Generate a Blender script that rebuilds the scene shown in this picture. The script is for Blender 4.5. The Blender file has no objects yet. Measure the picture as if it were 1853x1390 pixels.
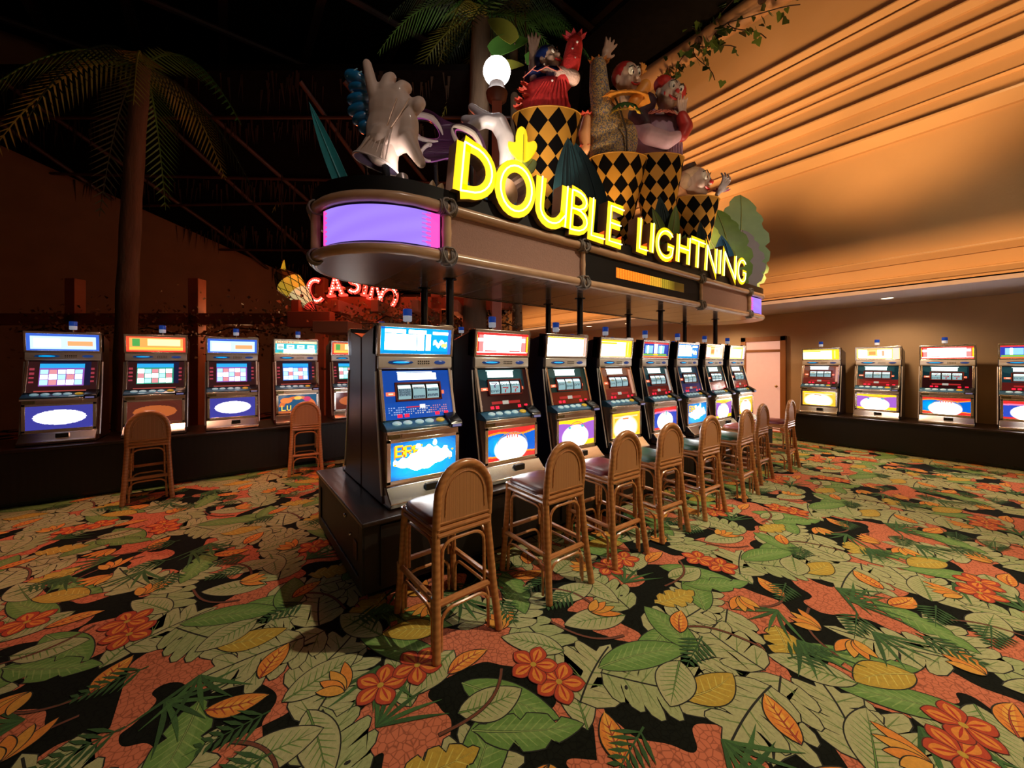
import bpy, bmesh, math, random
import numpy as np
from mathutils import Matrix, Vector, Euler, noise as mnoise

random.seed(7)
PI = math.pi
SC = bpy.context.scene
COL = SC.collection
# World axes: X runs along the main row of slot machines, Y runs away from the viewer, Z is up.
YAW = -math.atan2(.608, .794)          # heading of the view, 37.4 degrees off the row's normal

# ------------------------------------------------------------------ camera
cam_d = bpy.data.cameras.new('camera')
cam_d.sensor_width = 36.0
cam_d.lens = 680.0 / 1853.0 * 36.0
cam_d.shift_y = -(695.0 - 657.0) / 1853.0
cam_d.clip_start = .05
cam_d.clip_end = 200
cam = bpy.data.objects.new('camera', cam_d)
cam.location = (0, 0, 1.55)
cam.rotation_euler = (PI / 2, 0, YAW)
COL.objects.link(cam)
SC.camera = cam

# ------------------------------------------------------------------ world, exposure
w = bpy.data.worlds.new('world')
SC.world = w
w.use_nodes = True
bg = w.node_tree.nodes['Background']
bg.inputs[0].default_value = (.9, .5, .3, 1)
bg.inputs[1].default_value = .004
SC.view_settings.view_transform = 'Standard'
SC.view_settings.look = 'None'
SC.view_settings.gamma = 1
SC.view_settings.use_curve_mapping = False
SC.view_settings.exposure = 0.0
SC.cycles.max_bounces = 4
SC.cycles.diffuse_bounces = 2
SC.cycles.glossy_bounces = 3
SC.cycles.caustics_reflective = False
SC.cycles.caustics_refractive = False

# ------------------------------------------------------------------ the room's lamps and added fill lights
def lamp(name, kind, loc, energy, color, target=None, size=.1, angle=60, blend=.5):
    d = bpy.data.lights.new(name, kind)
    d.energy = energy
    d.color = color
    if kind == 'SPOT':
        d.spot_size = math.radians(angle)
        d.spot_blend = blend
        d.shadow_soft_size = size
    elif kind == 'AREA':
        d.shape = 'DISK'
        d.size = size
    else:
        d.shadow_soft_size = size
    o = bpy.data.objects.new(name, d)
    o.location = loc
    if target is not None:
        o.rotation_euler = (Vector(target) - Vector(loc)).to_track_quat('-Z', 'Y').to_euler()
    COL.objects.link(o)
    return o

WARM = (1.0, .84, .58)
lamp('aisle_downlight', 'SPOT', (4.8, -1.5, 6.6), 1350, WARM, (2.3, .9, 0), .07, 60, .8)
lamp('aisle_downlight', 'SPOT', (7.8, -.6, 6.4), 480, WARM, (6.0, 1.0, 0), .2, 70, .8)
lamp('rear_aisle_downlight', 'SPOT', (-.9, 6.0, 5.0), 520, (1, .48, .30), (-.5, 5.2, 0), .2, 50, .9)
lamp('stool_fill_spot', 'SPOT', (.3, 4.3, 3.9), 230, (1, .26, .09), (.93, 6.3, .7), .1, 36, .6)  # unseen spot added to redden the lone rear stool
lamp('fill_spot', 'SPOT', (.6, -1.2, 7.6), 230, (1, .82, .70), (1.6, 2.9, 3.6), .15, 34, .7)  # unseen spot added to brighten the giant glove and hand
lamp('fill_spot', 'SPOT', (3.6, -1.6, 6.8), 190, (1, .74, .5), (4.6, 2.9, 4.7), .15, 40, .7)  # unseen spot added to lift the carnival figures
lamp('fill_spot', 'SPOT', (6.6, -1.0, 6.6), 200, (1, .84, .62), (6.75, 2.7, 3.5), .15, 36, .7)  # unseen spot added to lighten the banana leaves
lamp('rear_red_fill', 'POINT', (1.7, 6.9, 3.5), 70, (1, .14, .04), None, .3)  # unseen point lights added for more red around the pergola beams
lamp('rear_red_fill', 'POINT', (4.2, 7.9, 2.1), 50, (1, .2, .06), None, .3)
lamp('rear_amber_lamp', 'POINT', (.3, 9.6, 2.4), 26, (1, .5, .22), None, .3)
for yy, en in ((6.4, 110), (4.0, 110), (1.2, 90)):
    lamp('alcove_downlight', 'SPOT', (9.0, yy, 2.64), en, (1, .72, .45), (9.2, yy, 0), .1, 150, .6)
lamp('wall_fill_uplight', 'SPOT', (6.0, 4.9, 3.1), 680, (1, .55, .22), (8.2, 3.9, 6.5), .3, 80, .9)  # unseen uplights without fixtures, added to warm the upper wall
lamp('wall_fill_uplight', 'SPOT', (5.6, 1.0, 3.3), 520, (1, .55, .22), (8.2, 1.2, 6.4), .3, 85, .9)
lamp('wall_fill_uplight', 'SPOT', (6.0, -2.4, 3.3), 240, (1, .55, .22), (8.2, -2.0, 5.6), .3, 85, .9)
cv = lamp('wall_fill_strip', 'AREA', (7.35, 4.0, 3.2), 120, (1, .52, .19), (8.2, 4.0, 5.2))  # unseen area light added to even out the glow up the wall
cv.data.shape = 'RECTANGLE'; cv.data.size = 13; cv.data.size_y = .25
cv.rotation_euler = (Matrix(((0, -.92, -.39), (1, 0, 0), (0, -.39, .92))).to_4x4()).to_euler()
for xx, yy in ((-3.5, -3.6), (1.5, -3.8), (6.5, -3.8)):
    lamp('reflection_fill', 'SPOT', (xx, yy, 5.5), 210, (1, .86, .70), (xx, -5, 1.2), .2, 110, .8)  # added lamps; the lit unseen wall gives the chrome something to reflect

# ------------------------------------------------------------------ materials
MATS = {}
def mat(name, col, rough=.5, metal=0., var=.18, scale=14., bump=0., coat=0., emit=None, es=0., stretch=None, bscale=None, spec=.5):
    if name in MATS:
        return MATS[name]
    m = bpy.data.materials.new(name)
    m.use_nodes = True
    nt = m.node_tree
    b = nt.nodes['Principled BSDF']
    b.inputs['Roughness'].default_value = rough
    b.inputs['Metallic'].default_value = metal
    b.inputs['Coat Weight'].default_value = coat
    b.inputs['Specular IOR Level'].default_value = spec
    tc = nt.nodes.new('ShaderNodeTexCoord')
    src = tc.outputs['Object']
    if stretch:
        mp = nt.nodes.new('ShaderNodeMapping')
        mp.inputs['Scale'].default_value = stretch
        nt.links.new(src, mp.inputs[0])
        src = mp.outputs[0]
    n = nt.nodes.new('ShaderNodeTexNoise')
    n.inputs['Scale'].default_value = scale
    n.inputs['Detail'].default_value = 4
    nt.links.new(src, n.inputs['Vector'])
    mx = nt.nodes.new('ShaderNodeMix')
    mx.data_type = 'RGBA'
    mx.inputs[6].default_value = tuple(max(0, c * (1 - var)) for c in col) + (1,)
    mx.inputs[7].default_value = tuple(c * (1 + var) for c in col) + (1,)
    nt.links.new(n.outputs[0], mx.inputs[0])
    nt.links.new(mx.outputs[2], b.inputs['Base Color'])
    if emit:
        b.inputs['Emission Color'].default_value = tuple(emit) + (1,)
        b.inputs['Emission Strength'].default_value = es
    if bump:
        bp = nt.nodes.new('ShaderNodeBump')
        bp.inputs['Strength'].default_value = bump
        bp.inputs['Distance'].default_value = .01
        s2 = n.outputs[0]
        if bscale:
            n2 = nt.nodes.new('ShaderNodeTexNoise')
            n2.inputs['Scale'].default_value = bscale
            nt.links.new(src, n2.inputs['Vector'])
            s2 = n2.outputs[0]
        nt.links.new(s2, bp.inputs['Height'])
        nt.links.new(bp.outputs[0], b.inputs['Normal'])
    MATS[name] = m
    return m

def attr_mat(name, emit=0., rough=.3, base=1., coat=0., bump=0.):
    """colour comes from the mesh's printed colour attribute"""
    if name in MATS:
        return MATS[name]
    m = bpy.data.materials.new(name)
    m.use_nodes = True
    nt = m.node_tree
    b = nt.nodes['Principled BSDF']
    b.inputs['Roughness'].default_value = rough
    b.inputs['Coat Weight'].default_value = coat
    a = nt.nodes.new('ShaderNodeAttribute')
    a.attribute_name = 'Col'
    tc = nt.nodes.new('ShaderNodeTexCoord')
    n = nt.nodes.new('ShaderNodeTexNoise')
    n.inputs['Scale'].default_value = 60
    nt.links.new(tc.outputs['Object'], n.inputs['Vector'])
    mr = nt.nodes.new('ShaderNodeMapRange')
    mr.inputs[3].default_value = .72 * base
    mr.inputs[4].default_value = 1.28 * base
    nt.links.new(n.outputs[0], mr.inputs[0])
    vm = nt.nodes.new('ShaderNodeVectorMath')
    vm.operation = 'SCALE'
    nt.links.new(a.outputs['Color'], vm.inputs[0])
    nt.links.new(mr.outputs[0], vm.inputs[3])
    nt.links.new(vm.outputs[0], b.inputs['Base Color'])
    if emit:
        nt.links.new(a.outputs['Color'], b.inputs['Emission Color'])
        b.inputs['Emission Strength'].default_value = emit
    if bump:
        bp = nt.nodes.new('ShaderNodeBump')
        bp.inputs['Strength'].default_value = bump
        bp.inputs['Distance'].default_value = .004
        n3 = nt.nodes.new('ShaderNodeTexNoise')
        n3.inputs['Scale'].default_value = 400
        nt.links.new(tc.outputs['Object'], n3.inputs['Vector'])
        nt.links.new(n3.outputs[0], bp.inputs['Height'])
        nt.links.new(bp.outputs[0], b.inputs['Normal'])
    MATS[name] = m
    return m

def wood_mat(name, c1, c2, scale=60, axis='X', rough=.35, coat=.3, dist=1.5):
    if name in MATS:
        return MATS[name]
    m = bpy.data.materials.new(name)
    m.use_nodes = True
    nt = m.node_tree
    b = nt.nodes['Principled BSDF']
    b.inputs['Roughness'].default_value = rough
    b.inputs['Coat Weight'].default_value = coat
    b.inputs['Coat Roughness'].default_value = .2
    tc = nt.nodes.new('ShaderNodeTexCoord')
    wv = nt.nodes.new('ShaderNodeTexWave')
    wv.bands_direction = axis
    wv.inputs['Scale'].default_value = scale
    wv.inputs['Distortion'].default_value = dist
    wv.inputs['Detail'].default_value = 3
    nt.links.new(tc.outputs['Object'], wv.inputs['Vector'])
    mx = nt.nodes.new('ShaderNodeMix')
    mx.data_type = 'RGBA'
    mx.inputs[6].default_value = tuple(c1) + (1,)
    mx.inputs[7].default_value = tuple(c2) + (1,)
    nt.links.new(wv.outputs[0], mx.inputs[0])
    nt.links.new(mx.outputs[2], b.inputs['Base Color'])
    bp = nt.nodes.new('ShaderNodeBump')
    bp.inputs['Strength'].default_value = .15
    bp.inputs['Distance'].default_value = .003
    nt.links.new(wv.outputs[0], bp.inputs['Height'])
    nt.links.new(bp.outputs[0], b.inputs['Normal'])
    MATS[name] = m
    return m

# ------------------------------------------------------------------ mesh helpers
class MB:
    def __init__(self):
        self.v = []; self.f = []; self.m = []; self.c = []
    def add(self, vs, fs, mi=0, col=None, T=None):
        o = len(self.v)
        if T is not None:
            vs = [T @ Vector(p) for p in vs]
        self.v.extend([tuple(p) for p in vs])
        for f in fs:
            self.f.append([i + o for i in f]); self.m.append(mi); self.c.append(col)
    def box(self, x0, x1, y0, y1, z0, z1, mi=0, col=None, T=None):
        vs = [(x0,y0,z0),(x1,y0,z0),(x1,y1,z0),(x0,y1,z0),(x0,y0,z1),(x1,y0,z1),(x1,y1,z1),(x0,y1,z1)]
        self.add(vs, [(0,3,2,1),(4,5,6,7),(0,1,5,4),(1,2,6,5),(2,3,7,6),(3,0,4,7)], mi, col, T)
        return self
    def prism(self, poly, a0, a1, axis='x', mi=0, col=None, T=None):
        """poly of 2D points extruded along an axis: x -> (y,z), y -> (x,z), z -> (x,y)"""
        def mk(p, a):
            return {'x': (a, p[0], p[1]), 'y': (p[0], a, p[1]), 'z': (p[0], p[1], a)}[axis]
        n = len(poly)
        vs = [mk(p, a0) for p in poly] + [mk(p, a1) for p in poly]
        fs = [list(range(n))[::-1], list(range(n, 2 * n))] + [(i, (i + 1) % n, n + (i + 1) % n, n + i) for i in range(n)]
        self.add(vs, fs, mi, col, T)
        return self
    def tube(self, pts, r, n=8, closed=False, mi=0, col=None, T=None, sx=1., caps=True):
        P = [Vector(p) for p in pts]
        k = len(P)
        R = r if isinstance(r, (list, tuple)) else [r] * k
        tang = []
        for i in range(k):
            if closed:
                t = P[(i + 1) % k] - P[i - 1]
            else:
                t = P[min(i + 1, k - 1)] - P[max(i - 1, 0)]
            tang.append(t.normalized() if t.length > 1e-9 else Vector((0, 0, 1)))
        up = Vector((0, 0, 1)) if abs(tang[0].z) < .9 else Vector((1, 0, 0))
        u = tang[0].cross(up).normalized()
        vs = []
        for i in range(k):
            u = u - tang[i] * u.dot(tang[i])
            u = u.normalized() if u.length > 1e-6 else tang[i].orthogonal().normalized()
            wv = tang[i].cross(u)
            for j in range(n):
                a = 2 * PI * j / n
                vs.append(P[i] + (u * math.cos(a) * sx + wv * math.sin(a)) * R[i])
        fs = []
        for i in range(k if closed else k - 1):
            for j in range(n):
                a = i * n + j; b = i * n + (j + 1) % n
                c = ((i + 1) % k) * n
                fs.append((a, b, c + (j + 1) % n, c + j))
        if not closed and caps:
            fs.append(list(range(n))[::-1]); fs.append(list(range((k - 1) * n, k * n)))
        self.add(vs, fs, mi, col, T)
        return self
    def lathe(self, prof, n=16, c=(0, 0, 0), mi=0, col=None, T=None, sx=1., sy=1., caps=True):
        vs = []; fs = []
        for r, z in prof:
            for j in range(n):
                a = 2 * PI * j / n
                vs.append((c[0] + r * math.cos(a) * sx, c[1] + r * math.sin(a) * sy, c[2] + z))
        for i in range(len(prof) - 1):
            for j in range(n):
                fs.append((i*n+j, i*n+(j+1)%n, (i+1)*n+(j+1)%n, (i+1)*n+j))
        if caps:
            fs.append(list(range(n))[::-1]); fs.append(list(range((len(prof)-1)*n, len(prof)*n)))
        self.add(vs, fs, mi, col, T)
        return self
    def ell(self, c, r, nu=14, nv=9, mi=0, col=None, rot=None, T=None):
        if not isinstance(r, (list, tuple)):
            r = (r, r, r)
        R = rot if rot is not None else Matrix.Identity(3)
        vs = [Vector(c) + R @ Vector((0, 0, -r[2]))]
        for i in range(1, nv):
            ph = -PI / 2 + PI * i / nv
            for j in range(nu):
                a = 2 * PI * j / nu
                vs.append(Vector(c) + R @ Vector((r[0]*math.cos(ph)*math.cos(a), r[1]*math.cos(ph)*math.sin(a), r[2]*math.sin(ph))))
        vs.append(Vector(c) + R @ Vector((0, 0, r[2])))
        fs = []
        for j in range(nu):
            fs.append((0, 1 + (j+1) % nu, 1 + j))
            fs.append((len(vs)-1, 1+(nv-2)*nu+j, 1+(nv-2)*nu+(j+1) % nu))
        for i in range(nv - 2):
            for j in range(nu):
                fs.append((1+i*nu+j, 1+i*nu+(j+1)%nu, 1+(i+1)*nu+(j+1)%nu, 1+(i+1)*nu+j))
        self.add(vs, fs, mi, col, T)
        return self
    def cap(self, p0, p1, r0, r1, n=12, mi=0, T=None):
        """tapered capsule"""
        p0 = Vector(p0); p1 = Vector(p1); d = p1 - p0
        L = d.length or 1e-6; d /= L
        pts = []; rs = []
        for a in (-80, -60, -35, 0):
            pts.append(p0 + d * r0 * math.sin(math.radians(a))); rs.append(r0 * math.cos(math.radians(a)))
        pts.append(p0 + d * L * .5); rs.append((r0 + r1) / 2)
        for a in (0, 35, 60, 80):
            pts.append(p1 + d * r1 * math.sin(math.radians(a))); rs.append(r1 * math.cos(math.radians(a)))
        return self.tube(pts, rs, n, mi=mi, T=T)
    def chain(self, pts, rs, n=12, T=None):
        for i in range(len(pts) - 1):
            self.cap(pts[i], pts[i + 1], rs[i], rs[i + 1], n, T=T)
        return self
    def build(self, name, mats, parent=None, smooth=True, bevel=0., remesh=0., smoothit=4, sub=0, loc=None, link=True, auto=True):
        me = bpy.data.meshes.new(name)
        me.from_pydata(self.v, [], self.f)
        if not isinstance(mats, (list, tuple)):
            mats = [mats]
        for m in mats:
            me.materials.append(m)
        if len(mats) > 1:
            me.polygons.foreach_set('material_index', self.m)
        if any(c is not None for c in self.c):
            at = me.color_attributes.new('Col', 'FLOAT_COLOR', 'CORNER')
            buf = []
            for f, c in zip(self.f, self.c):
                c = c or (0, 0, 0)
                buf.extend([c[0], c[1], c[2], 1.0] * len(f))
            at.data.foreach_set('color', buf)
        if smooth:
            me.polygons.foreach_set('use_smooth', [True] * len(me.polygons))
            if auto and not remesh:
                try:
                    me.set_sharp_from_angle(angle=math.radians(38))
                except Exception:
                    pass
        me.validate()
        o = bpy.data.objects.new(name, me)
        if link:
            COL.objects.link(o)
        if parent is not None:
            o.parent = parent
        if loc is not None:
            o.location = loc
        if bevel:
            md = o.modifiers.new('bevel', 'BEVEL')
            md.width = bevel; md.segments = 2; md.limit_method = 'ANGLE'
        if remesh:
            md = o.modifiers.new('remesh', 'REMESH')
            md.mode = 'VOXEL'; md.voxel_size = remesh; md.use_smooth_shade = True
            ms = o.modifiers.new('smooth', 'SMOOTH')
            ms.factor = .6; ms.iterations = smoothit
        if sub:
            md = o.modifiers.new('sub', 'SUBSURF')
            md.levels = md.render_levels = sub
        return o

def empty(name, loc=(0, 0, 0), rz=0., label=None, cat=None, group=None, kind=None):
    o = bpy.data.objects.new(name, None)
    o.empty_display_size = .1
    COL.objects.link(o)
    o.location = loc
    o.rotation_euler = (0, 0, rz)
    return tag(o, label, cat, group, kind)

def tag(o, label=None, cat=None, group=None, kind=None):
    if label: o['label'] = label
    if cat: o['category'] = cat
    if group: o['group'] = group
    if kind: o['kind'] = kind
    return o

def copy_tree(o, parent=None):
    c = o.copy()
    COL.objects.link(c)
    c.parent = parent
    for ch in list(o.children):
        copy_tree(ch, c)
    return c

def ribbon(mb, pts, wid, y0, y1, closed=False, shear=0., miF=0, miS=1, T=None):
    """flat stroke in the XZ plane with thickness along Y; y0 is the front"""
    n = len(pts)
    W = wid if isinstance(wid, (list, tuple)) else [wid] * n
    L = []; R = []
    for i in range(n):
        p = Vector(pts[i])
        if closed:
            a = Vector(pts[i - 1]); b = Vector(pts[(i + 1) % n])
        else:
            a = Vector(pts[max(i - 1, 0)]); b = Vector(pts[min(i + 1, n - 1)])
        d1 = (p - a); d2 = (b - p)
        if d1.length < 1e-9: d1 = d2
        if d2.length < 1e-9: d2 = d1
        d1.normalize(); d2.normalize()
        t = (d1 + d2)
        t = t.normalized() if t.length > 1e-6 else d1
        nn = Vector((-t.y, t.x))
        cs = max(.45, nn.dot(Vector((-d1.y, d1.x))))
        L.append(p + nn * W[i] / 2 / cs); R.append(p - nn * W[i] / 2 / cs)
    vs = []
    for q in (L, R):
        for y in (y0, y1):
            for p in q:
                vs.append((p.x + shear * p.y, y, p.y))
    l0, l1, r0, r1 = 0, n, 2 * n, 3 * n
    for i in range(n if closed else n - 1):
        j = (i + 1) % n
        mb.add([], [], 0)
    o = len(mb.v)
    mb.v.extend([tuple(T @ Vector(p)) if T is not None else p for p in vs])
    def face(f, mi):
        mb.f.append([k + o for k in f]); mb.m.append(mi); mb.c.append(None)
    for i in range(n if closed else n - 1):
        j = (i + 1) % n
        face((l0+i, l0+j, r0+j, r0+i), miF)
        face((l1+i, r1+i, r1+j, l1+j), miS)
        face((l0+i, l1+i, l1+j, l0+j), miS)
        face((r0+i, r0+j, r1+j, r1+i), miS)
    if not closed:
        face((l0, r0, r1, l1), miS)
        e = n - 1
        face((l0+e, l1+e, r1+e, r0+e), miS)

def arc(cx, cz, rx, rz, a0, a1, n=10):
    return [(cx + rx*math.cos(math.radians(a0+(a1-a0)*i/n)), cz + rz*math.sin(math.radians(a0+(a1-a0)*i/n))) for i in range(n+1)]

def blade(L, W, bend=0., fold=.15, n=10, th=.006, tip=1.0, wave=0., prof=None):
    """one thick leaf along +Z, face towards -Y; returns verts, faces"""
    vs = []; fs = []
    for i in range(n + 1):
        t = i / n
        wd = (prof(t) if prof else math.sin(PI * min(1, (t * .92 + .08)) ** tip)) * W / 2
        wd = max(wd, .004 * W)
        y = bend * t * t * L
        z = L * t * (1 - .25 * abs(bend) * t)
        wv = wave * math.sin(t * 23) * W
        for dy in (0, th):
            vs += [(-wd + wv * .3, y - fold * wd + dy, z), (0, y + dy, z), (wd + wv * .3, y - fold * wd + dy, z)]
    for i in range(n):
        a = i * 6; b = a + 6
        fs += [(a, a+1, b+1, b), (a+1, a+2, b+2, b+1), (a+3, b+3, b+4, a+4), (a+4, b+4, b+5, a+5),
               (a, b, b+3, a+3), (a+2, a+5, b+5, b+2)]
    fs += [(0, 3, 4, 1), (1, 4, 5, 2)]
    e = n * 6
    fs += [(e, e+1, e+4, e+3), (e+1, e+2, e+5, e+4)]
    return vs, fs

def rotm(rx=0, ry=0, rz=0):
    return Euler((math.radians(rx), math.radians(ry), math.radians(rz))).to_matrix()

def TR(loc=(0, 0, 0), rx=0, ry=0, rz=0, s=1.):
    return Matrix.Translation(loc) @ Euler((math.radians(rx), math.radians(ry), math.radians(rz))).to_matrix().to_4x4() @ Matrix.Scale(s, 4)
# ================================================================== the setting
def struct(o):
    o['kind'] = 'structure'
    return o

# ---- floor: woven carpet with a printed tropical pattern
def carpet_base():
    m = bpy.data.materials.new('carpet_ground')
    m.use_nodes = True
    nt = m.node_tree
    b = nt.nodes['Principled BSDF']
    b.inputs['Roughness'].default_value = .95
    b.inputs['Specular IOR Level'].default_value = .1
    tc = nt.nodes.new('ShaderNodeTexCoord')
    n = nt.nodes.new('ShaderNodeTexNoise')
    n.inputs['Scale'].default_value = 2.6
    n.inputs['Detail'].default_value = 1
    nt.links.new(tc.outputs['Object'], n.inputs['Vector'])
    cr = nt.nodes.new('ShaderNodeValToRGB')
    cr.color_ramp.interpolation = 'CONSTANT'
    cr.color_ramp.elements[0].color = (.008, .009, .006, 1)
    cr.color_ramp.elements[1].position = .50
    cr.color_ramp.elements[1].color = (.58, .165, .085, 1)
    nt.links.new(n.outputs[0], cr.inputs[0])
    v = nt.nodes.new('ShaderNodeTexVoronoi')
    v.feature = 'DISTANCE_TO_EDGE'
    v.inputs['Scale'].default_value = 34
    nt.links.new(tc.outputs['Object'], v.inputs['Vector'])
    c2 = nt.nodes.new('ShaderNodeValToRGB')
    c2.color_ramp.elements[0].color = (.45, .45, .45, 1)
    c2.color_ramp.elements[1].position = .09
    nt.links.new(v.outputs['Distance'], c2.inputs[0])
    mx = nt.nodes.new('ShaderNodeMix')
    mx.data_type = 'RGBA'; mx.blend_type = 'MULTIPLY'
    mx.inputs[0].default_value = 1
    nt.links.new(cr.outputs[0], mx.inputs[6]); nt.links.new(c2.outputs[0], mx.inputs[7])
    nt.links.new(mx.outputs[2], b.inputs['Base Color'])
    return m

mb = MB()
mb.box(-7, 13, -5, 16, -.05, 0)
floor = struct(mb.build('floor', carpet_base(), smooth=False))

CREAM = (.40, .385, .18); CREAM2 = (.33, .36, .15); GREEN = (.13, .25, .05); DGREEN = (.03, .085, .02)
YEL = (.48, .31, .035); ORG = (.70, .23, .03); RED = (.55, .07, .02); CORAL = (.55, .16, .07); INK = (.012, .012, .008)

def offset(poly, d):
    p = np.array(poly); a = np.roll(p, 1, 0); b = np.roll(p, -1, 0)
    t = b - a
    t /= (np.linalg.norm(t, axis=1, keepdims=True) + 1e-9)
    nn = np.stack([t[:, 1], -t[:, 0]], 1)
    return p + nn * d

def leaf_poly(L, W, n=14, curve=0., tip=.85, notch=0, nd=.5, seed=0):
    r = random.Random(seed)
    right = []; left = []
    for side, out in ((1, right), (-1, left)):
        for i in range(n + 1):
            t = i / n
            wd = W / 2 * math.sin(PI * t ** tip) ** .8 if 0 < t < 1 else 0
            if notch and 0 < t < 1 and i % notch == (1 if side > 0 else 2) % notch:
                wd *= nd * r.uniform(.6, 1.2)
            x = side * wd + curve * L * (t * t - t) * -1.0
            out.append((x, t * L))
    return right + left[::-1][1:-1]

def midline(L, curve, t):
    return curve * L * (t * t - t) * -1.0, t * L

class Print:
    def __init__(self):
        self.items = []          # (verts2d, color, layer)
    def poly(self, pts, col, T, z):
        q = [(T[0] * x - T[1] * y + T[2], T[1] * x + T[0] * y + T[3]) for x, y in pts]
        self.items.append((q, col, z))

def motif(pr, kind, T, z, seed):
    r = random.Random(seed)
    def stroke(p, q, w0, w1, col, zz):
        d = np.array(q) - np.array(p); l = np.linalg.norm(d) + 1e-9
        nx, ny = -d[1] / l, d[0] / l
        pr.poly([(p[0]+nx*w0, p[1]+ny*w0), (p[0]-nx*w0, p[1]-ny*w0), (q[0]-nx*w1, q[1]-ny*w1), (q[0]+nx*w1, q[1]+ny*w1)], col, T, zz)
    def leaf(L, W, col, vein, curve=0., notch=0, nd=.5, tip=.85, nv=6, hi=None):
        po = leaf_poly(L, W, 16 if notch else 14, curve, tip, notch, nd, seed)
        pr.poly(offset(po, .0055).tolist(), INK, T, z)
        pr.poly(po, col, T, z + .3)
        if hi:
            pr.poly([(x * .45 + midline(L, curve, y / L)[0] * .55, y * .9 + .03) for x, y in leaf_poly(L, W * .9, 12, curve, tip)], hi, T, z + .4)
        for i in range(nv):
            t = .12 + .7 * i / nv
            x, y = midline(L, curve, t)
            for sd in (1, -1):
                wd = W / 2 * math.sin(PI * min(1, t + .12) ** tip) * .8
                stroke((x, y), (x + sd * wd, y + L * .13), .0032, .0012, vein, z + .5)
        pts = [midline(L, curve, k / 8) for k in range(9)]
        for k in range(8):
            stroke(pts[k], pts[k + 1], .006 * (1 - k / 9), .006 * (1 - (k + 1) / 9), INK, z + .55)
            stroke(pts[k], pts[k + 1], .0035 * (1 - k / 9), .0035 * (1 - (k + 1) / 9), vein, z + .6)
    def monstera(L, W, col, vein, curve):
        nl = 4
        sides = []
        for sd in (1, -1):
            out = [(midline(L, curve, .02)[0], .02 * L)]
            for i in range(nl):
                t0 = .06 + .78 * i / nl; t1 = .06 + .78 * (i + 1) / nl; D = t1 - t0
                env = W / 2 * math.sin(PI * (.18 + .74 * (t0 + t1) / 2) ** 1.0) ** .7 * r.uniform(.85, 1.1)
                nt = r.uniform(.12, .42) if i else .5
                for f, wv, up in ((.0, nt, -.04), (.10, .70, .04), (.22, .95, .16), (.48, 1.06, .26), (.70, 1.0, .27), (.84, .80, .18), (.93, r.uniform(.15, .5), .0)):
                    t = t0 + D * f
                    mx_ = midline(L, curve, t)[0]
                    out.append((mx_ + sd * env * wv, t * L + env * up))
            out.append((midline(L, curve, .93)[0] + sd * W * .10, .93 * L))
            sides.append(out)
        tipx, tipy = midline(L, curve, 1.05)
        po = sides[0] + [(tipx, tipy)] + sides[1][::-1]
        pr.poly(offset(po, .0055).tolist(), INK, T, z)
        pr.poly(po, col, T, z + .3)
        for i in range(nl):
            t = .08 + .78 * i / nl
            x, y = midline(L, curve, t)
            for sd in (1, -1):
                stroke((x, y), (x + sd * W * .34, y + L * .17), .004, .0012, vein, z + .5)
                stroke((x + sd * W * .12, y + L * .05), (x + sd * W * .36, y + L * .10), .002, .001, vein, z + .5)
        pts = [midline(L, curve, k / 8) for k in range(9)]
        for k in range(8):
            stroke(pts[k], pts[k + 1], .0045, .0045, INK, z + .55)
        if r.random() < .6:
            hx, hy = midline(L, curve, .3)
            pr.poly([(hx + W * .14 + .014 * math.cos(a), hy + .008 * math.sin(a)) for a in np.linspace(0, 2 * PI, 8)[:-1]], INK, T, z + .6)
    if kind == 'monstera':
        monstera(r.uniform(.40, .52), r.uniform(.30, .38), r.choice([CREAM, CREAM2, CREAM]), (.15, .22, .06), r.uniform(-.3, .3))
    elif kind == 'old':
        leaf(r.uniform(.40, .52), r.uniform(.26, .34), r.choice([CREAM, CREAM2, CREAM]), (.15, .22, .06), r.uniform(-.25, .25), 3, .42, .8, 5)
    elif kind == 'banana':
        leaf(r.uniform(.40, .55), r.uniform(.15, .20), GREEN, (.26, .36, .10), r.uniform(-.3, .3), r.choice([0, 5]), .6, .9, 9, (.17, .29, .07))
    elif kind == 'creamleaf':
        leaf(r.uniform(.30, .40), r.uniform(.15, .19), CREAM, (.13, .24, .05), r.uniform(-.2, .2), 0, .5, .9, 8)
    elif kind == 'yellow':
        leaf(r.uniform(.30, .38), r.uniform(.15, .2), YEL, (.62, .50, .10), r.uniform(-.3, .3), r.choice([0, 4]), .6, .9, 6)
    elif kind == 'orangeleaf':
        leaf(r.uniform(.2, .26), r.uniform(.085, .11), ORG, (.42, .05, .02), r.uniform(-.3, .3), 0, .5, .9, 5, (.75, .36, .05))
    elif kind == 'fern':
        for sgn in (1, -1):
            for i in range(7):
                y = .03 + i * .034
                l = .13 * (1 - i / 9)
                a = math.radians(50)
                p = (0, y); q = (sgn * l * math.sin(a), y + l * math.cos(a))
                mid = ((p[0] + q[0]) / 2, (p[1] + q[1]) / 2)
                stroke(p, mid, .002, .0105, DGREEN, z + .2); stroke(mid, q, .0105, .001, DGREEN, z + .2)
        stroke((0, 0), (0, .30), .005, .001, DGREEN, z + .3)
    elif kind == 'grass':
        for i in range(6):
            a = -.7 + i * .28
            pts = [(math.sin(a * (1 + .6 * k / 5)) * .26 * k / 5, math.cos(a) * .26 * k / 5) for k in range(6)]
            for k in range(5):
                w = .011 * math.sin(PI * (k + .6) / 5.6)
                stroke(pts[k], pts[k + 1], w, .011 * math.sin(PI * (k + 1.6) / 5.7) if k < 4 else .001, DGREEN if i % 2 else (.05, .13, .03), z + .1 + .05 * i)
    elif kind == 'hibiscus':
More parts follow.
